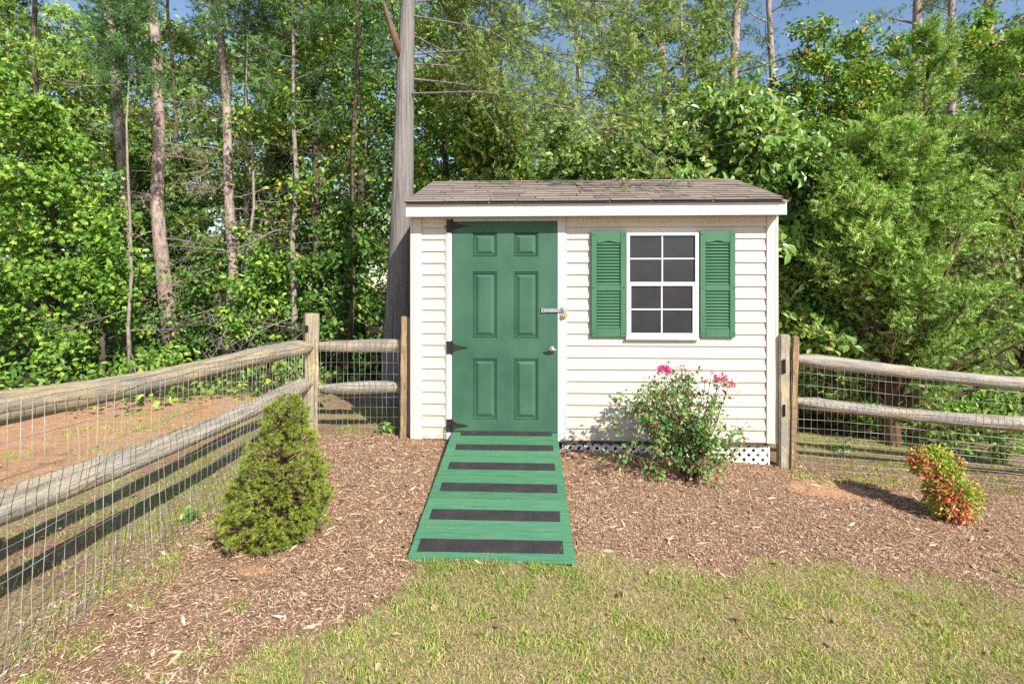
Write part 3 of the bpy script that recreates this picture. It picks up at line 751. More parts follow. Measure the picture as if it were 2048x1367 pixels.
# left run, from the corner post towards the viewer
fl = thing('rail_fence', (-.97, .086, 0), 'two-rail wooden fence with wire mesh running from corner post along the left', 'fence', 'split rail fence runs')
FX = -.985
ROWS = [0, .07, .15, .25, .36, .48, .60, .73, .86, 1.0]
def loc(parent, *a): return tuple(np.array(a) - np.array(parent.location))
def rel(parent, objs):
    for o in objs: o.location = Vector(o.location) - parent.location
a = [post(fl, -.968, .085, -.3, 1.09, .128, .118, radians(32), M['post'], lean=(.0, .015)),
     rail(fl, (FX + .03, .09, .775), (FX - .03, -3.05, .872), .060, 1, M['rail']),
     rail(fl, (FX + .03, .09, .455), (FX - .03, -3.05, .452), .056, 2, M['railgrey']),
     post(fl, FX - .03, -3.12, -.5, 1.08, .12, .12, radians(10), M['rail'])]
a.append(wire_panel(fl, (-.885, .02), (-.905, -3.05),   .815, .90, .0, -.155, 5, ROWS))
hole(fl, -.958, .0068, .955, .030, .060, radians(38 - 3)); hole(fl, -.990, .022, .560, .028, .060, radians(38 - 60))
rel(fl, fl.children)
# short run between the corner post and the shed
fm = thing('rail_fence', (-.5, .08, 0), 'short two-rail wire mesh fence between corner post and shed, before the grey trunk', 'fence', 'split rail fence runs')
rail(fm, (-.93, .10, .795), (-.085, .11, .800), .058, 3, M['rail'])
rail(fm, (-.93, .10, .415), (-.085, .11, .425), .056, 4, M['railgrey'])
post(fm, -.068, .10, -.3, 1.05, .07, .10, 0, M['railgrey'])
post(fm, -.098, .0, -.3, 1.07, .040, .05, 0, M['stake'], 'stake', lean=(0, .012))
wire_panel(fm, (-.90, .035), (-.05, .035), .85, .86, .01, .0, 6, [0, .10, .20, .30, .40, .52, .64, .76, .88, 1.0])
rel(fm, fm.children)
# right run
PR = np.array([3.19, -.03])
fr = thing('rail_fence', (3.19, -.03, -.18), 'two-rail weathered fence with wire mesh at right below the juniper', 'fence', 'split rail fence runs')
E1 = W(2060, 4.28)[:2]; E1 = PR + (E1 - PR) * 1.55
post(fr, 3.168, -.02, -.5, .925, .072, .09, radians(2), M['rail'])
post(fr, 3.226, -.045, -.5, .915, .048, .05, radians(-12), M['stake'], 'stake', lean=(0, .02))
hole(fr, 3.156, -.0668, .66, .024, .12, radians(2)); hole(fr, 3.156, -.0668, .29, .020, .10, radians(2))
rail(fr, (3.24, .03, .700), (E1[0], E1[1] + .06, .495), .060, 8, M['railgrey'])
rail(fr, (3.24, .03, .345), (E1[0], E1[1] + .06, .165), .055, 9, M['railgrey'])
post(fr, E1[0] + .05, E1[1] + .05, -.6, .86, .12, .12, radians(8), M['rail'])
wire_panel(fr, (3.215, -.07), (E1[0], E1[1] - .03), .70, .49, -.175, -.28, 7, [0, .06, .12, .18, .25, .31, .38, .46, .56, .66, .78, .90, 1.0])
rel(fr, fr.children)

# ------------------------------------------------------------------ shrubs
# dwarf spruce: uneven cone of needle shoots over an inner stem and twigs
sp0 = G(556, 1085); rng = np.random.default_rng(21)
spruce = thing('dwarf_spruce', sp0, 'dwarf green spruce clipped to a cone, in the mulch beside the left fence', 'shrub')
prof_z = np.array([0, .03, .08, .16, .28, .40, .50, .58, .66, .74, .82, .88, .91])
prof_r = np.array([.12, .19, .26, .295, .29, .25, .205, .16, .135, .118, .10, .07, .01])
prof_c = np.array([-.06, -.05, -.03, -.01, .0, .03, .04, .035, .045, .05, .055, .06, .065])
mb = MB(); st = np.stack([np.interp(np.linspace(0, .86, 9), prof_z, prof_c) * .9, np.zeros(9), np.linspace(-.05, .86, 9)], -1); mb.tube(st, np.linspace(.022, .004, 9), 7)
N = 7600; z_ = rng.uniform(.0, .905, N * 3); keep = rng.random(N * 3) < np.interp(z_, prof_z, prof_r) / .32; z_ = z_[keep][:N]; N = len(z_)
an = rng.uniform(0, 2 * pi, N)
lump = .93 + .14 * np.sin(an * 3 + z_ * 9) * np.sin(z_ * 23 + an) + .09 * np.sin(an * 9 - z_ * 37) * np.sin(z_ * 41)
dep = 1 - .38 * rng.random(N) ** 2.0
R_ = np.interp(z_, prof_z, prof_r) * lump * dep * 1.0
pos = np.stack([np.interp(z_, prof_z, prof_c) + R_ * np.cos(an), R_ * np.sin(an), z_], -1)
out = np.stack([np.cos(an), np.sin(an), .55 + 0 * an], -1)
axd = nrm(out + rng.normal(size=(N, 3)) * .55)
cl = pos[rng.integers(0, N, 330)]; near_ = np.argmin(((pos[:, None] - cl[None]) ** 2).sum(-1), 1); cl = cl + rng.normal(size=cl.shape) * .012
pos = cl[near_] + (pos - cl[near_]) * .62 + out * rng.uniform(-.015, .03, 330)[near_][:, None]; axd = nrm(axd + (pos - cl[near_]) * 22)
for k in range(0, N, 14):
    p = pos[k]; c = np.array([np.interp(p[2] - .06, prof_z, prof_c), 0, max(.02, p[2] - .10)])
    mb.tube(np.array([c, (c + p) / 2 + (0, 0, -.01), p]), [.005, .004, .0025], 4, False)
mb.build('stem', M['brownbark'], spruce)
spruce.scale = (1, 1, .93)
cm = MB(); batch(cm, _tuft(9, .055), pos, axd, rv(rng, N), rng.uniform(.018, .032, N)); cm.build('foliage', M['spruce'], spruce)

# rose bush: canes, leaves, flower heads
rb0 = G(1385, 962); rng = np.random.default_rng(5)
rose = thing('rose_bush', rb0, 'leggy rose bush with pink flower heads in front of the shed wall', 'shrub')
cane, lf = MB(), MB(); tips = []
P_, A_ = [], []
for k in range(38):
    a = rng.uniform(0, 2 * pi); sp = rng.uniform(.2, 1.)
    tx = np.array([cos(a) * .57 * sp - .12, sin(a) * .26 * sp - .04, rng.uniform(.42, .86) - .26 * abs(cos(a) * sp) + .05])
    p0 = np.array([rng.normal() * .05, rng.normal() * .04, -.05])
    t = np.linspace(0, 1, 8)[:, None]; mid = np.array([tx[0] * .35, tx[1] * .35, tx[2] * .62])
    pts = (1 - t) ** 2 * p0 + 2 * t * (1 - t) * mid + t ** 2 * tx + rng.normal(size=(8, 3)) * .008
    cane.tube(pts, np.linspace(.0055, .002, 8), 5, False); tips.append(pts[-1])
    for j in range(11):
        q = along(pts, [rng.uniform(.32, 1)])[0]; d = nrm(rv(rng, 1)[0] + np.array([tx[0], tx[1], .25])); sb = curve(q, d, rng.uniform(.06, .18), 3, rng, .4)
        cane.tube(sb, [.0025, .002, .0015, .001], 4, False)
        m = rng.integers(5, 13); P_.append(along(sb, rng.uniform(.1, 1.1, m)) + rng.normal(size=(m, 3)) * .022); A_.append(nrm(rv(rng, m) + d * .5))
for k in range(7):                                      # low leafy suckers
    a = rng.uniform(0, 2 * pi); c = np.array([cos(a) * .14, sin(a) * .08, rng.uniform(.05, .25)]); m = 16
    P_.append(c + rng.normal(size=(m, 3)) * .045); A_.append(rv(rng, m))
P_, A_ = np.concatenate(P_), np.concatenate(A_); n = len(P_)
cane.build('canes', M['brownbark'], rose)
batch(lf, OVATE, P_, A_, nrm(rv(rng, n) * .8 + np.array([.1, -.5, .7])), rng.uniform(.024, .046, n)); lf.build('foliage', M['rose'], rose)
def flower(c, r, n, m, nm='flower_head'):
    f = MB(); d = rv(rng, n); d[:, 2] = np.abs(d[:, 2]) * .8 - .25
    batch(f, OVATE, c + nrm(d) * r * rng.uniform(.25, .85, n)[:, None], nrm(d + rv(rng, n) * .6), rv(rng, n), rng.uniform(.5, .8, n) * max(r * .75, .016)); f.build(nm, M[m], rose)
def rpos(px, py, dz): return W(px, 4.28 + dz, zrow(py, 4.28 + dz)) - rb0
for px, py, dz, r, n, m in ((1329, 741, -.12, .056, 110, 'petal'), (1362, 733, -.06, .020, 24, 'petal'), (1424, 744, -.04, .021, 26, 'petal'), (1443, 760, -.14, .055, 90, 'petalred'), (1459, 770, -.12, .045, 70, 'petalred'), (1308, 752, 0, .02, 18, 'petalred'), (1376, 742, 0, .018, 16, 'petalred'), (1290, 830, -.1, .016, 14, 'petal'), (1394, 880, -.1, .014, 10, 'petalred'), (1262, 812, -.08, .028, 26, 'petalred'), (1494, 845, .0, .013, 9, 'petalred')):
    c = rpos(px, py, dz); flower(c, r, n, m)
    k = MB(); b0 = c * np.array([.55, .55, .5]); k.tube(np.array([b0, (b0 + c) / 2 + (0, 0, .02), c]), [.004, .003, .002], 5, False); k.build('flower_stem', M['brownbark'], rose)
    fm_ = MB(); m = 16; t = rng.uniform(.35, .95, m)[:, None]; batch(fm_, OVATE, b0 + (c - b0) * t + rng.normal(size=(m, 3)) * .03, rv(rng, m), rv(rng, m), .036); fm_.build('stem_leaves', M['rose'], rose)

# nandina: two rounded clumps of lance leaves, green with red mixed in, more of it low down
nb0 = G(1893, 1040); rng = np.random.default_rng(9)
nand = thing('nandina_shrub', nb0, 'small nandina shrub with red and lime leaves before the right fence', 'shrub')
st = MB(); g, r_ = MB(), MB()
for c, s, n in (((-.07, .05, .42), (.185, .13, .105), 1500), ((.02, -.02, .205), (.185, .14, .145), 1900), ((.06, .0, .085), (.15, .12, .085), 600)):
    u = rv(rng, n) * rng.uniform(.55, 1.08, n)[:, None]; p = np.array(c) + u * np.array(s) * (1 + .12 * np.sin(u[:, :1] * 9)); ok = p[:, 2] > .01; p, u = p[ok], u[ok]; n = len(p)
    ax_ = nrm(u * .8 + rv(rng, n) * .8 + np.array([0, 0, .05])); up = nrm(rv(rng, n) * .6 + np.array([0, -.5, .7]))
    red = (rng.random(n) + .35 * np.sin(p[:, 0] * 17 + p[:, 2] * 11) + .5 * (.25 - p[:, 2]) + .10 * (p[:, 0] > -.05)) > .72
    sz = rng.uniform(.026, .046, n)
    for mk, q in ((g, ~red), (r_, red)): batch(mk, (OVATE[0] * np.array([1, .72, 1]), OVATE[1]), p[q], ax_[q], up[q], sz[q])
    for k in range(14):
        t = p[rng.integers(n)]; st.tube(np.array([(rng.normal() * .02, rng.normal() * .02, -.04), t * np.array([.45, .45, .6]), t]), [.006, .004, .002], 5, False)
nand.scale = (.86, .86, .92)
st.build('stem', M['brownbark'], nand); g.build('foliage', M['nandinag'], nand)
tag(r_.build('foliage', M['nandinar'], nand), label='red outer leaves of the nandina')

# little weeds
def weed(px, py, h, n, lab, seed, m='leafbright', leaf=.05):
    rng = np.random.default_rng(seed); b0 = G(px, py); t = thing('weed', b0, lab, 'weed')
    s, l = MB(), MB()
    for k in range(6):
        d = nrm(rv(rng, 1)[0] * .6 + np.array([0, 0, 1.])); pts = curve((0, 0, -.01), d, h * rng.uniform(.6, 1), 3, rng, .3); s.tube(pts, [.002, .0018, .0015, .001], 4, False)
        q = along(pts, rng.uniform(.3, 1, n)); batch(l, OVATE, q + rng.normal(size=(n, 3)) * .012, rv(rng, n), nrm(rv(rng, n) * .4 + np.array([0, -.3, 1])), rng.uniform(.6, 1.1, n) * leaf)
    s.build('stem', M['brownbark'], t); l.build('leaves', M[m], t)
weed(382, 1045, .10, 6, 'small bright green weed in the mulch near the wire fence, left of the spruce', 31)
weed(770, 868, .16, 8, 'grassy weed tuft at the foot of the short fence beside the shed', 32, 'leafbright', .07)
weed(2010, 930, .25, 10, 'low leafy weed behind the wire at far right edge', 33, 'leafbright', .06)
weed(1690, 905, .22, 9, 'yellow green weed growing through the right fence wire', 34, 'leafbig', .05)
weed(1800, 890, .30, 12, 'leafy weed behind the right fence wire above the nandina', 35, 'leafbig', .06)
weed(1905, 880, .30, 12, 'leafy weed behind the right fence wire, to the right above the nandina', 36, 'leafbright', .06)

# ------------------------------------------------------------------ lawn, mulch chips
rng = np.random.default_rng(40)
def blades(name, P2, h, wd, m, lean=.7):
    n = len(P2); z = gz(P2[:, 0], P2[:, 1]); b0 = np.column_stack([P2, z - .004]); a = rng.uniform(0, 2 * pi, n)
    s = np.stack([np.cos(a), np.sin(a), 0 * a], -1) * wd[:, None] * .5
    l = rng.normal(size=(n, 2)) * lean; d = nrm(np.column_stack([l, np.ones(n)])); m1 = b0 + d * (h * .55)[:, None]
    d2 = nrm(np.column_stack([l * 2.0, np.ones(n) * .75])); tp = m1 + d2 * (h * .5)[:, None]
    V = np.stack([b0 - s, b0 + s, m1 + s * .8, m1 - s * .8, tp], 1).reshape(-1, 3); o5 = (np.arange(n) * 5)[:, None]
    q = MB(); q.V.append(V); q.n = len(V); q.F[4] = [o5 + np.array([[0, 1, 2, 3]])]; q.F[3] = [o5 + np.array([[3, 2, 4]])]
    return q.build(name, M[m])
def scatter(n, x0, x1, y0, y1): return np.column_stack([rng.uniform(x0, x1, n), rng.uniform(y0, y1, n)])
def infront(P2, pad=.25):
    """keep what lies in the part of the yard before the viewer, with a margin"""
    r = P2 - CAM[:2]; Z = r[:, 0] * -SP + r[:, 1] * CP; Xc = r[:, 0] * CP + r[:, 1] * SP
    return (np.abs(Xc) < Z * .96 + pad + .3) & (Z > 1.5)
def off_ramp(P2, pad=.0): return ~((P2[:, 0] > .35 - pad) & (P2[:, 0] < 1.28 + pad) & (P2[:, 1] > -1.762 - pad) & (P2[:, 1] < 0)) & ~((P2[:, 0] > -.02) & (P2[:, 0] < 3.12) & (P2[:, 1] > -.0))
P2 = np.vstack([scatter(235000, -.9, 4.6, -3.35, -1.4), scatter(75000, -4.5, -.95, -3.0, 2.5)]); g, c, f = masks(P2[:, 0], P2[:, 1])
pat = .55 + .45 * np.sin(P2[:, 0] * 9 + 1.3 * np.sin(P2[:, 1] * 7)) * np.sin(P2[:, 1] * 11 + 1.7 * np.sin(P2[:, 0] * 6))
k = infront(P2) & off_ramp(P2) & (rng.random(len(P2)) < sm(g, .3, .95) * (.55 + .45 * pat)); L = P2[k]
tag(blades('lawn_grass', L, rng.uniform(.015, .040, len(L)), rng.uniform(.0026, .0056, len(L)), 'grass', 1.5), 'short dry lawn grass, green mixed with straw, in the foreground', 'grass', kind='stuff')
# greener tufts: left fence strip, edges, ramp foot, scattered
T = []
for n, x0, x1, y0, y1, s in ((60, -1.05, -.70, -3.0, -.2, .04), (26, -.8, .3, -3.1, -2.3, .035), (90, -2.0, -1.0, -3.0, .3, .07), (26, 1.3, 4.2, -1.9, -1.35, .05), (90, -3.2, -1.8, -1.5, 2.2, .08), (26, .40, 1.3, -1.84, -1.775, .03), (120, 3.3, 5.4, .0, 1.2, .08), (40, 3.2, 5.0, -.28, -.0, .06), (30, -.9, -.1, .1, 1.0, .05), (420, -.5, 4.2, -3.2, -1.75, .05)):
    for cpt in scatter(n, x0, x1, y0, y1):
        if n == 420 and masks(cpt[0], cpt[1])[0] < .6: continue
        T.append(cpt + rng.normal(size=(rng.integers(20, 95), 2)) * s)
T = np.concatenate(T); T = T[off_ramp(T)]
tag(blades('green_grass', T, rng.uniform(.022, .055, len(T)), rng.uniform(.0022, .0048, len(T)), 'grassgreen', .6), 'greener grass tufts scattered along the fences and lawn edge', 'grass', kind='stuff')
# mulch: shreds and chips lying loose
P2 = scatter(310000, -1.15, 5.2, -3.2, .15); g, c, f = masks(P2[:, 0], P2[:, 1])
k = infront(P2) & off_ramp(P2, -.02) & (rng.random(len(P2)) > g * 1.0) & (rng.random(len(P2)) > c * .8); P2 = P2[k]; n = len(P2)
def chips(P2, ln, wd, lift, tilt, m, name):
    n = len(P2); a = rng.uniform(0, 2 * pi, n); pos = np.column_stack([P2, gz(P2[:, 0], P2[:, 1]) + rng.uniform(.002, lift, n)])
    d = np.stack([np.cos(a), np.sin(a), rng.normal(size=n) * tilt], -1); x = nrm(d); up = nrm(np.column_stack([rng.normal(size=(n, 2)) * .45, np.ones(n)])); y = nrm(np.cross(up, x))
    if name == 'mulch_chips': V = np.stack([pos - x * ln[:, None] / 2 - y * wd[:, None] * .6, pos + x * ln[:, None] / 2, pos - x * ln[:, None] * .3 + y * wd[:, None] * .7], 1)
    else: V = np.stack([pos - x * ln[:, None] / 2 - y * wd[:, None] * .35, pos + y * -wd[:, None] * .5 + x * ln[:, None] * .2, pos + x * ln[:, None] / 2, pos + y * wd[:, None] * .5], 1)
    kk = V.shape[1]; q = MB(); q.V.append(V.reshape(-1, 3)); q.n = n * kk; q.F[kk] = [np.arange(n * kk).reshape(-1, kk)]; return q.build(name, M[m])
tag(chips(P2, rng.gamma(1.8, .008, n) + .006, rng.uniform(.0015, .0055, n), .013, .25, 'chip', 'mulch_chips'), 'loose shredded brown bark mulch covering the bed around the ramp', 'mulch', kind='stuff')
P3 = P2[rng.random(n) < .012]; n = len(P3)
tag(chips(P3, rng.uniform(.035, .09, n), rng.uniform(.006, .018, n), .018, .2, 'chip', 'bark_pieces'), 'larger pale bark and wood pieces lying in the mulch', 'mulch', kind='stuff')
n = 260; P4 = np.column_stack([rng.uniform(.38, 1.24, n), y1 + rng.random(n) ** 1.4 * 1.70]); a_ = rng.uniform(0, 2 * pi, n); ln = rng.uniform(.008, .045, n)
zz = z1 + (P4[:, 1] - y1) * math.tan(RA) + .0065; d_ = np.stack([np.cos(a_), np.sin(a_), np.sin(a_) * math.tan(RA)], -1); sd = np.stack([-np.sin(a_), np.cos(a_), np.cos(a_) * math.tan(RA)], -1) * .0014; c_ = np.column_stack([P4, zz])
q = MB(); q.V.append(np.stack([c_ - d_ * ln[:, None] / 2 - sd, c_ - d_ * ln[:, None] / 2 + sd, c_ + d_ * ln[:, None] / 2], 1).reshape(-1, 3)); q.n = 3 * n; q.F[3] = [np.arange(3 * n).reshape(-1, 3)]
tag(q.build('grass_clippings', M['grass']), 'dry grass clippings strewn over the green ramp planks', 'clippings', kind='stuff')
P5 = np.vstack([scatter(190, -.8, 4.6, -3.2, -.05), scatter(60, -3.5, -1, -2, 2)]); P5 = P5[off_ramp(P5, .03)]; n = len(P5)
mb = MB(); batch(mb, OVATE, np.column_stack([P5, gz(P5[:, 0], P5[:, 1]) + .022]), nrm(rv(rng, n) * np.array([1, 1, .25])), nrm(rv(rng, n) * .45 + np.array([0, 0, 1])), rng.uniform(.02, .055, n))
tag(mb.build('fallen_leaves', M['deadleaf']), 'dry tan fallen leaves lying on mulch and lawn', 'leaves', kind='stuff')
# forest floor litter and undergrowth along the wood's edge
P2 = np.vstack([scatter(9000, -8, -1.2, .5, 8), scatter(3500, -.9, 8, 2.5, 6), scatter(12000, 3.3, 9, .55, 4.5)])
P2 = P2[(P2[:, 1] > 1.2 + .22 * np.minimum(P2[:, 0], 0) + .8 * np.sin(P2[:, 0] * 2))]
n = len(P2); cl = .5 + .5 * np.sin(P2[:, 0] * 2.7) * np.sin(P2[:, 1] * 2.1 + P2[:, 0]); hgt = rng.random(n) * (.10 + .45 * cl)
k = rng.random(n) < .35 + .65 * cl; P2, hgt = P2[k], hgt[k]; n = len(P2)
mb = MB(); batch(mb, OVATE, np.column_stack([P2, gz(P2[:, 0], P2[:, 1]) + hgt]), nrm(rv(rng, n) + np.array([0, -.2, 0])), nrm(rv(rng, n) * .6 + np.array([.1, -.4, .8])), rng.uniform(.05, .11, n))
tag(mb.build('undergrowth', M['leafbright']), 'low leafy undergrowth along the edge of the woods', 'undergrowth', kind='stuff')

# ------------------------------------------------------------------ the woods
def dxy(px0, px1, Z): return ((px1 - px0) / FPX * Z * CP, (px1 - px0) / FPX * Z * SP)
# tall pines: mostly bare trunk in view, crown high up
def pine(px, Z, pxtop, r, H, label, seed, z0=.62, R=1.7, dead=5, bm_='pinebark', nl=26, name='pine_tree'):
    ztop = CAM[2] + HY / FPX * Z                            # height where the trunk leaves the frame
    b0 = W(px, Z); lx, ly = dxy(px, pxtop, Z); k = H / (ztop - b0[2])
    return make_tree(name, seed, b0, label, 'tree', 'pine trunks in the woods', H=H, r=r, lean=(lx * k, ly * k), z0=z0, R=R, nl=nl, nsub=8, lpt=11, leaf=(.11, .17), shape=PINETUFT, lm='pine', bm_=bm_, elev=(-5, 30), spread=.10, top=.3, dead=dead, sides=10)
pine(352, 9.6, 284, .135, 11, 'leaning pine trunk, pink bark above and dark below, left of centre in the woods', 101, .72, dead=9)
pine(456, 8.9, 417, .092, 12, 'slimmer pale pink pine trunk just right of the leaning dark one', 102, .70, dead=12)
pine(262, 9.9, 240, .115, 13, 'pine trunk behind, left of the leaning pine, seen only near the top', 103, .66)
pine(592, 8.5, 566, .052, 8, 'thin straight grey sapling trunk above the corner fence post', 104, .45, 1.1, 8, 'twig')
pine(480, 8.7, 470, .03, 7, 'thin bare stem beside the slimmer pale pine, full of dead twigs', 113, .75, 1.0, 14, 'twig')
pine(262, 8.0, 256, .028, 6, 'thin grey stem standing among the maples left of the leaning pine', 114, .7, .8, 3, 'twig')
pine(690, 8.1, 676, .045, 9, 'thin dark sapling trunk between corner post and the big grey trunk', 105, .5, 1.2, 4, 'darkbark')
pine(1335, 13, 1292, .165, 13, 'mottled pale pine trunk rising behind the middle of the shed roof', 106, .36)
pine(1500, 12, 1487, .155, 13, 'left stem of the twin dark pine trunks behind the shed window', 107, .36)
pine(1524, 12.2, 1516, .115, 13, 'right stem of the twin pine trunks, with reddish flaking bark', 108, .36)
pine(1840, 14, 1822, .20, 14, 'pale pine trunk at the top right above the juniper', 109, .36)
pine(1900, 15, 1885, .17, 14, 'dark pine trunk right of the pale one at top right', 110, .45, 2.2)
pine(1978, 15, 1975, .19, 14, 'grey pine trunk nearest the upper right corner', 111, .50, 2.2)
pine(-30, 14, -60, .16, 13, 'pine trunk beyond the left edge of the woods', 112, .5, 2.0)
# the big grey cedar left of the shed, its long limbs reaching over the roof to the right
bt = W(793, 6.25); tx, ty = dxy(793, 818, 6.25)
kz = np.array([-.2, .1, .4, 1.0, 2.0, 3.0, 4.0, 4.8, 5.6, 6.6]); kx = np.array([0, 0, 0, .02, .06, .085, .11, .145, .18, .2])
big = make_tree('cedar_tree', 120, bt, 'thick bare grey cedar trunk standing just left of the shed', 'tree', H=6.6, r=.205, path=np.stack([kx, 0 * kx, kz], -1), z0=.60, R=3.7, nl=20, nsub=20, lpt=36,
                leaf=(.06, .12), shape=JSPRAY, lm='cedar', bm_='cedarbark', elev=(-8, 32), spread=.07, droop=.75, top=.7, sides=14, limbr=.11, az=(-.55, 1.25), subl=.36)
m_ = MB(); lx = .07
m_.tube([(lx, -.03, 3.95), (lx - .08, -.10, 4.2), (lx - .14, -.15, 4.4), (lx - .17, -.17, 4.52)], [.05, .038, .028, .016], 8); m_.build('broken_limb', M['brownbark'], big, True)
make_tree('cedar_tree', 121, W(1130, 10.5), 'airy olive green cedar behind the roof, right of the grey trunk', 'tree', None, H=9, r=.09, z0=.30, R=2.6, nl=38, nsub=12, lpt=18, leaf=(.09, .16), shape=JSPRAY, lm='cedar', bm_='twig', elev=(-10, 25), spread=.06, droop=.2)
make_tree('cedar_tree', 122, W(510, 10.2), 'feathery dark cedar between the pale pine and the thin sapling', 'tree', None, H=8.5, r=.07, z0=.14, R=1.7, nl=44, nsub=9, lpt=20, leaf=(.08, .15), shape=JSPRAY, lm='cedar', bm_='twig', elev=(-15, 30), spread=.06, dead=6)
make_tree('cedar_tree', 123, W(70, 10.8), 'tall feathery cedar filling the top left corner', 'tree', None, H=9.5, r=.09, z0=.35, R=2.3, nl=42, nsub=10, lpt=19, leaf=(.09, .17), shape=JSPRAY, lm='juniper', bm_='darkbark', elev=(-20, 15), spread=.06, droop=.3)
make_tree('cedar_tree', 124, W(360, 12), 'feathery cedar behind the leaning pine', 'tree', None, H=10, r=.08, z0=.3, R=2.0, nl=36, nsub=9, lpt=17, leaf=(.10, .18), shape=JSPRAY, lm='cedar', bm_='darkbark', elev=(-15, 20), spread=.07)
make_tree('cedar_tree', 125, W(1400, 11.5), 'airy cedar left of the twin pine trunks against the sky', 'tree', None, H=9, r=.07, z0=.30, R=2.0, nl=42, nsub=12, lpt=18, leaf=(.09, .16), shape=JSPRAY, lm='cedar', bm_='twig', elev=(-10, 25), spread=.06, droop=.2)
make_tree('cedar_tree', 126, W(1250, 13), 'thin distant cedar right of the mottled pine trunk', 'tree', None, H=10, r=.07, z0=.3, R=2.0, nl=26, nsub=10, lpt=16, leaf=(.10, .18), shape=JSPRAY, lm='cedar', bm_='twig', elev=(-10, 25), spread=.07)
# junipers at right: many-stemmed, dense fine sprays
for seed, px, Z, H, R, lab, nl in ((130, 1785, 5.55, 3.0, 1.5, 'big bright green juniper with reddish stems behind the right fence', 110), (133, 1850, 8.3, 5.5, 1.6, 'taller juniper rising behind the big bright one', 76), (131, 2060, 6.6, 4.6, 1.6, 'second juniper cut by the right edge of the picture', 90), (132, 1660, 6.4, 1.9, .85, 'low dark juniper between the shed corner and the big juniper', 46)):
    make_tree('juniper_tree', seed, W(px, Z), lab, 'tree', 'junipers behind the right fence', H=H, r=.075, z0=.07, R=R, nl=nl, nsub=24, lpt=16 if seed == 130 else 11, leaf=(.05, .095), shape=JSPRAY, lm='juniper', bm_='brownbark', elev=(5, 60), spread=.030, top=.16, droop=-.25, limbr=.32, dead=5, subl=.26, jit=.8)
jb = W(1785, 5.55); jt = [o for o in bpy.data.objects if o.name.startswith('juniper_tree') and o.parent is None and abs(o.location.x - jb[0]) < .01][0]
for a_, b_, c_ in (((.0, 0, .3), (.25, -.25, .75), (.75, -.5, 1.25)), ((.0, 0, .45), (-.05, -.3, 1.0), (.12, -.35, 1.9)), ((0, 0, .25), (.4, -.2, .55), (1.05, -.45, .85)), ((0, 0, .5), (.12, -.35, 1.3), (.30, -.5, 2.1))):
    m_ = MB(); t_ = np.linspace(0, 1, 9)[:, None]; m_.tube((1 - t_) ** 2 * np.array(a_) + 2 * t_ * (1 - t_) * np.array(b_) + t_ ** 2 * np.array(c_), np.linspace(.035, .012, 9), 8); m_.build('stem', M['brownbark'], jt, True)
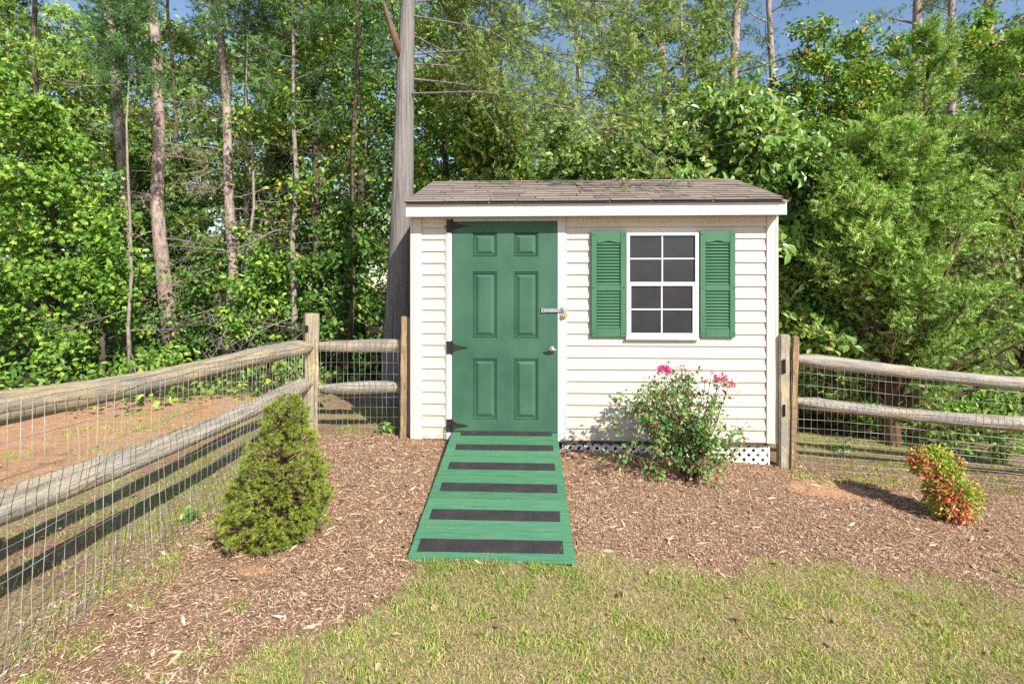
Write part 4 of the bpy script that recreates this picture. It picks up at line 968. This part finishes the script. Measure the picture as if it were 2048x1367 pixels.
# broadleaf trees and saplings
B = [  # px, Z, H, R, z0, leaf, mat, nl, nsub, lpt, shape, label
    (-70, 7.6, 4.6, 1.5, .12, (.06, .10), 'leafbright', 34, 7, 34, LOBED, 'bright leafy maple sapling at the left edge of the woods'),
    (95, 8.2, 3.9, 1.35, .08, (.055, .10), 'leafbright', 36, 7, 34, LOBED, 'bright maple sapling behind the left rail, second from the left edge'),
    (205, 8.4, 2.5, 1.0, .08, (.05, .09), 'leafbright', 26, 6, 32, LOBED, 'low maple sapling left of the leaning pine foot'),
    (20, 11.5, 8.5, 2.0, .25, (.07, .11), 'leaf', 42, 7, 26, OVATE, 'tall green tree behind the maple saplings at far left'),
    (180, 11.8, 6.2, 1.8, .12, (.08, .12), 'leaf', 44, 7, 34, OVATE, 'mid green tree between the far left tree and the leaning pine'),
    (300, 11, 4.2, 1.5, .08, (.07, .12), 'leafdark', 36, 7, 30, OVATE, 'dark green tree around the foot of the leaning pine'),
    (440, 9.2, 2.0, .9, .10, (.06, .10), 'leafdark', 22, 6, 26, OVATE, 'low dark sapling below the pale pine trunk'),
    (560, 11.3, 5.0, 1.5, .06, (.07, .12), 'leafdark', 40, 7, 32, OVATE, 'dark leafy tree behind the thin sapling trunk'),
    (520, 8.6, 1.7, .7, .10, (.07, .11), 'leafbright', 18, 6, 24, OVATE, 'small bright sapling behind the left fence near the corner post'),
    (650, 9.4, 7.2, 1.6, .18, (.06, .105), 'leaf', 42, 7, 28, OVATE, 'full green tree just left of the big grey trunk'),
    (720, 11.2, 9.0, 1.9, .08, (.07, .11), 'leafdark', 48, 7, 28, OVATE, 'tall dark green tree behind the big grey trunk'),
    (690, 8.4, 2.4, .8, .1, (.07, .11), 'leafdark', 22, 6, 28, OVATE, 'dark bushy sapling right of the corner post'),
    (880, 9.6, 6.6, 1.6, .12, (.07, .11), 'leaf', 42, 7, 28, OVATE, 'leafy green tree just right of the big grey trunk'),
    (985, 8.7, 4.0, 1.3, .2, (.09, .14), 'leaf', 32, 7, 32, OVATE, 'rounded green tree behind the left part of the shed roof'),
    (1140, 9.0, 3.9, 1.4, .2, (.08, .13), 'leafbig', 34, 7, 32, OVATE, 'rounded yellowish green tree behind the middle of the shed roof'),
    (1250, 10.2, 4.0, 1.5, .2, (.08, .13), 'leafdark', 34, 7, 30, OVATE, 'dark green tree behind the right part of the shed roof'),
    (1640, 10.5, 6.6, 1.7, .15, (.08, .12), 'leaf', 44, 7, 32, OVATE, 'green tree against the sky between twin pines and juniper'),
    (1760, 11.5, 6.6, 1.6, .2, (.09, .13), 'leaf', 40, 7, 30, OVATE, 'green tree rising behind the top of the big juniper'),
    (1950, 11, 6.6, 1.9, .2, (.09, .13), 'leaf', 42, 7, 30, OVATE, 'green tree in the upper right behind the second juniper'),
    (1430, 13.5, 8.2, 1.9, .3, (.08, .12), 'leaf', 40, 7, 24, OVATE, 'airy green tree behind the twin pine trunks'),
    (1240, 14.5, 8.6, 1.9, .3, (.08, .12), 'leaf', 38, 7, 22, OVATE, 'airy green tree far behind the middle of the roof'),
    (1620, 8.4, 3.4, 1.3, .08, (.08, .13), 'leafdark', 34, 7, 30, OVATE, 'dark green tree beside the shed behind the right corner'),
]
for k, (px, Z, H, R, z0, lfs, lm_, nl, ns, lp, shp, lab) in enumerate(B):
    make_tree('broadleaf_tree', 200 + k, W(px, Z), lab, 'tree', 'leafy trees in the woods', H=H, r=.028 * H ** .6, z0=z0, R=R, nl=nl, nsub=ns, lpt=lp, leaf=lfs, shape=shp, lm=lm_, elev=(-5, 45), spread=.11, top=.3, sides=7)
# the large-leaved tree behind the shed, its leaves big enough to pick apart
def big_leaf(px, Z, H, R, seed, lab, nl, solo):
    t = make_tree('large_leaved_tree', seed, W(px, Z), lab, 'tree', 'large leaved trees behind the shed', H=H, r=.05, z0=.25, R=R, nl=nl, nsub=8, lpt=22, leaf=(.07, .13), shape=OVATE, lm='leafbig', elev=(-5, 45), spread=.12, top=.4, droop=.25, jit=.7)
    rng = np.random.default_rng(seed + 1); me = []
    for s in (1., .82, 1.15):
        q = MB(); fv = OVATE[0] * np.array([s, s * .95, s * 1.4]); batch(q, (fv, OVATE[1]), np.zeros((1, 3)), np.array([[1., 0, 0]]), np.array([[0, 0, 1.]]), .115); e = q.mesh('leaf'); e.materials.append(M['leafbig']); me.append(e)
    cam_l = Vector(CAM) - t.location
    cr = [c for c in t.children if c.name.startswith('crown')][0]
    co = np.empty(len(cr.data.vertices) * 3, np.float32); cr.data.vertices.foreach_get('co', co); co = co.reshape(-1, 6, 3)[:, 0]
    key = -(co[:, 1]) + rng.random(len(co)) * .5 + (co[:, 2] > 1.7) * .5; pick = np.argsort(-key)[:solo]
    for p in co[pick]:
        o = link('leaf', me[rng.integers(3)], None, t); o.location = p + rng.normal(size=3) * .03 - np.array([0, .05, 0])
        x = Vector(nrm(np.array([rng.normal() * .6, -.3 + rng.normal() * .4, -.8]))); z = Vector(nrm(rng.normal(size=3) * .4 + np.array([.2, -.8, .5]))); y = z.cross(x).normalized(); z = x.cross(y)
        o.rotation_euler = Matrix((x, y, z)).transposed().to_euler()
big_leaf(1475, 6.95, 3.75, 1.5, 301, 'large leaved pale green tree over the right end of the shed roof', 72, 180)
big_leaf(1320, 7.6, 3.5, 1.35, 303, 'lower large leaved tree behind the shed roof above the window', 44, 90)
big_leaf(1610, 6.6, 3.3, .95, 305, 'large leaved sapling beside the right corner of the roof', 26, 70)
# farther trees closing the woods
FAR = [(-250, 19, 14), (-60, 21, 11.5), (110, 18, 9.5), (260, 22, 12), (400, 18.5, 9.8), (540, 21, 11), (660, 18, 9.6), (800, 20, 11), (930, 19, 8.6), (1060, 22, 8.2), (1200, 20, 6.6), (1360, 23, 7.4), (1500, 20, 6.8), (1640, 22, 9.6), (1790, 20, 9.0), (1930, 23, 11.5), (2100, 20, 11), (2300, 21, 13)]
fl_ = ['leftmost', 'second from the left', 'third from the left', 'fourth from the left', 'fifth from the left', 'sixth from the left', 'seventh from the left', 'eighth from the left', 'ninth from the left', 'tenth from the left', 'eighth from the right', 'seventh from the right', 'sixth from the right', 'fifth from the right', 'fourth from the right', 'third from the right', 'second from the right', 'rightmost']
for k, (px, Z, H) in enumerate(FAR):
    make_tree('far_tree', 400 + k, W(px, Z), fl_[k] + ' of the distant trees closing the woods at the back', 'tree', 'distant trees closing the woods', H=H, r=.16, z0=.05, R=2.9, nl=46, nsub=6, lpt=26, leaf=(.17, .30), shape=DIAM, lm='leaffar', elev=(-10, 35), spread=.28, top=.45, sides=7, limbr=.2)
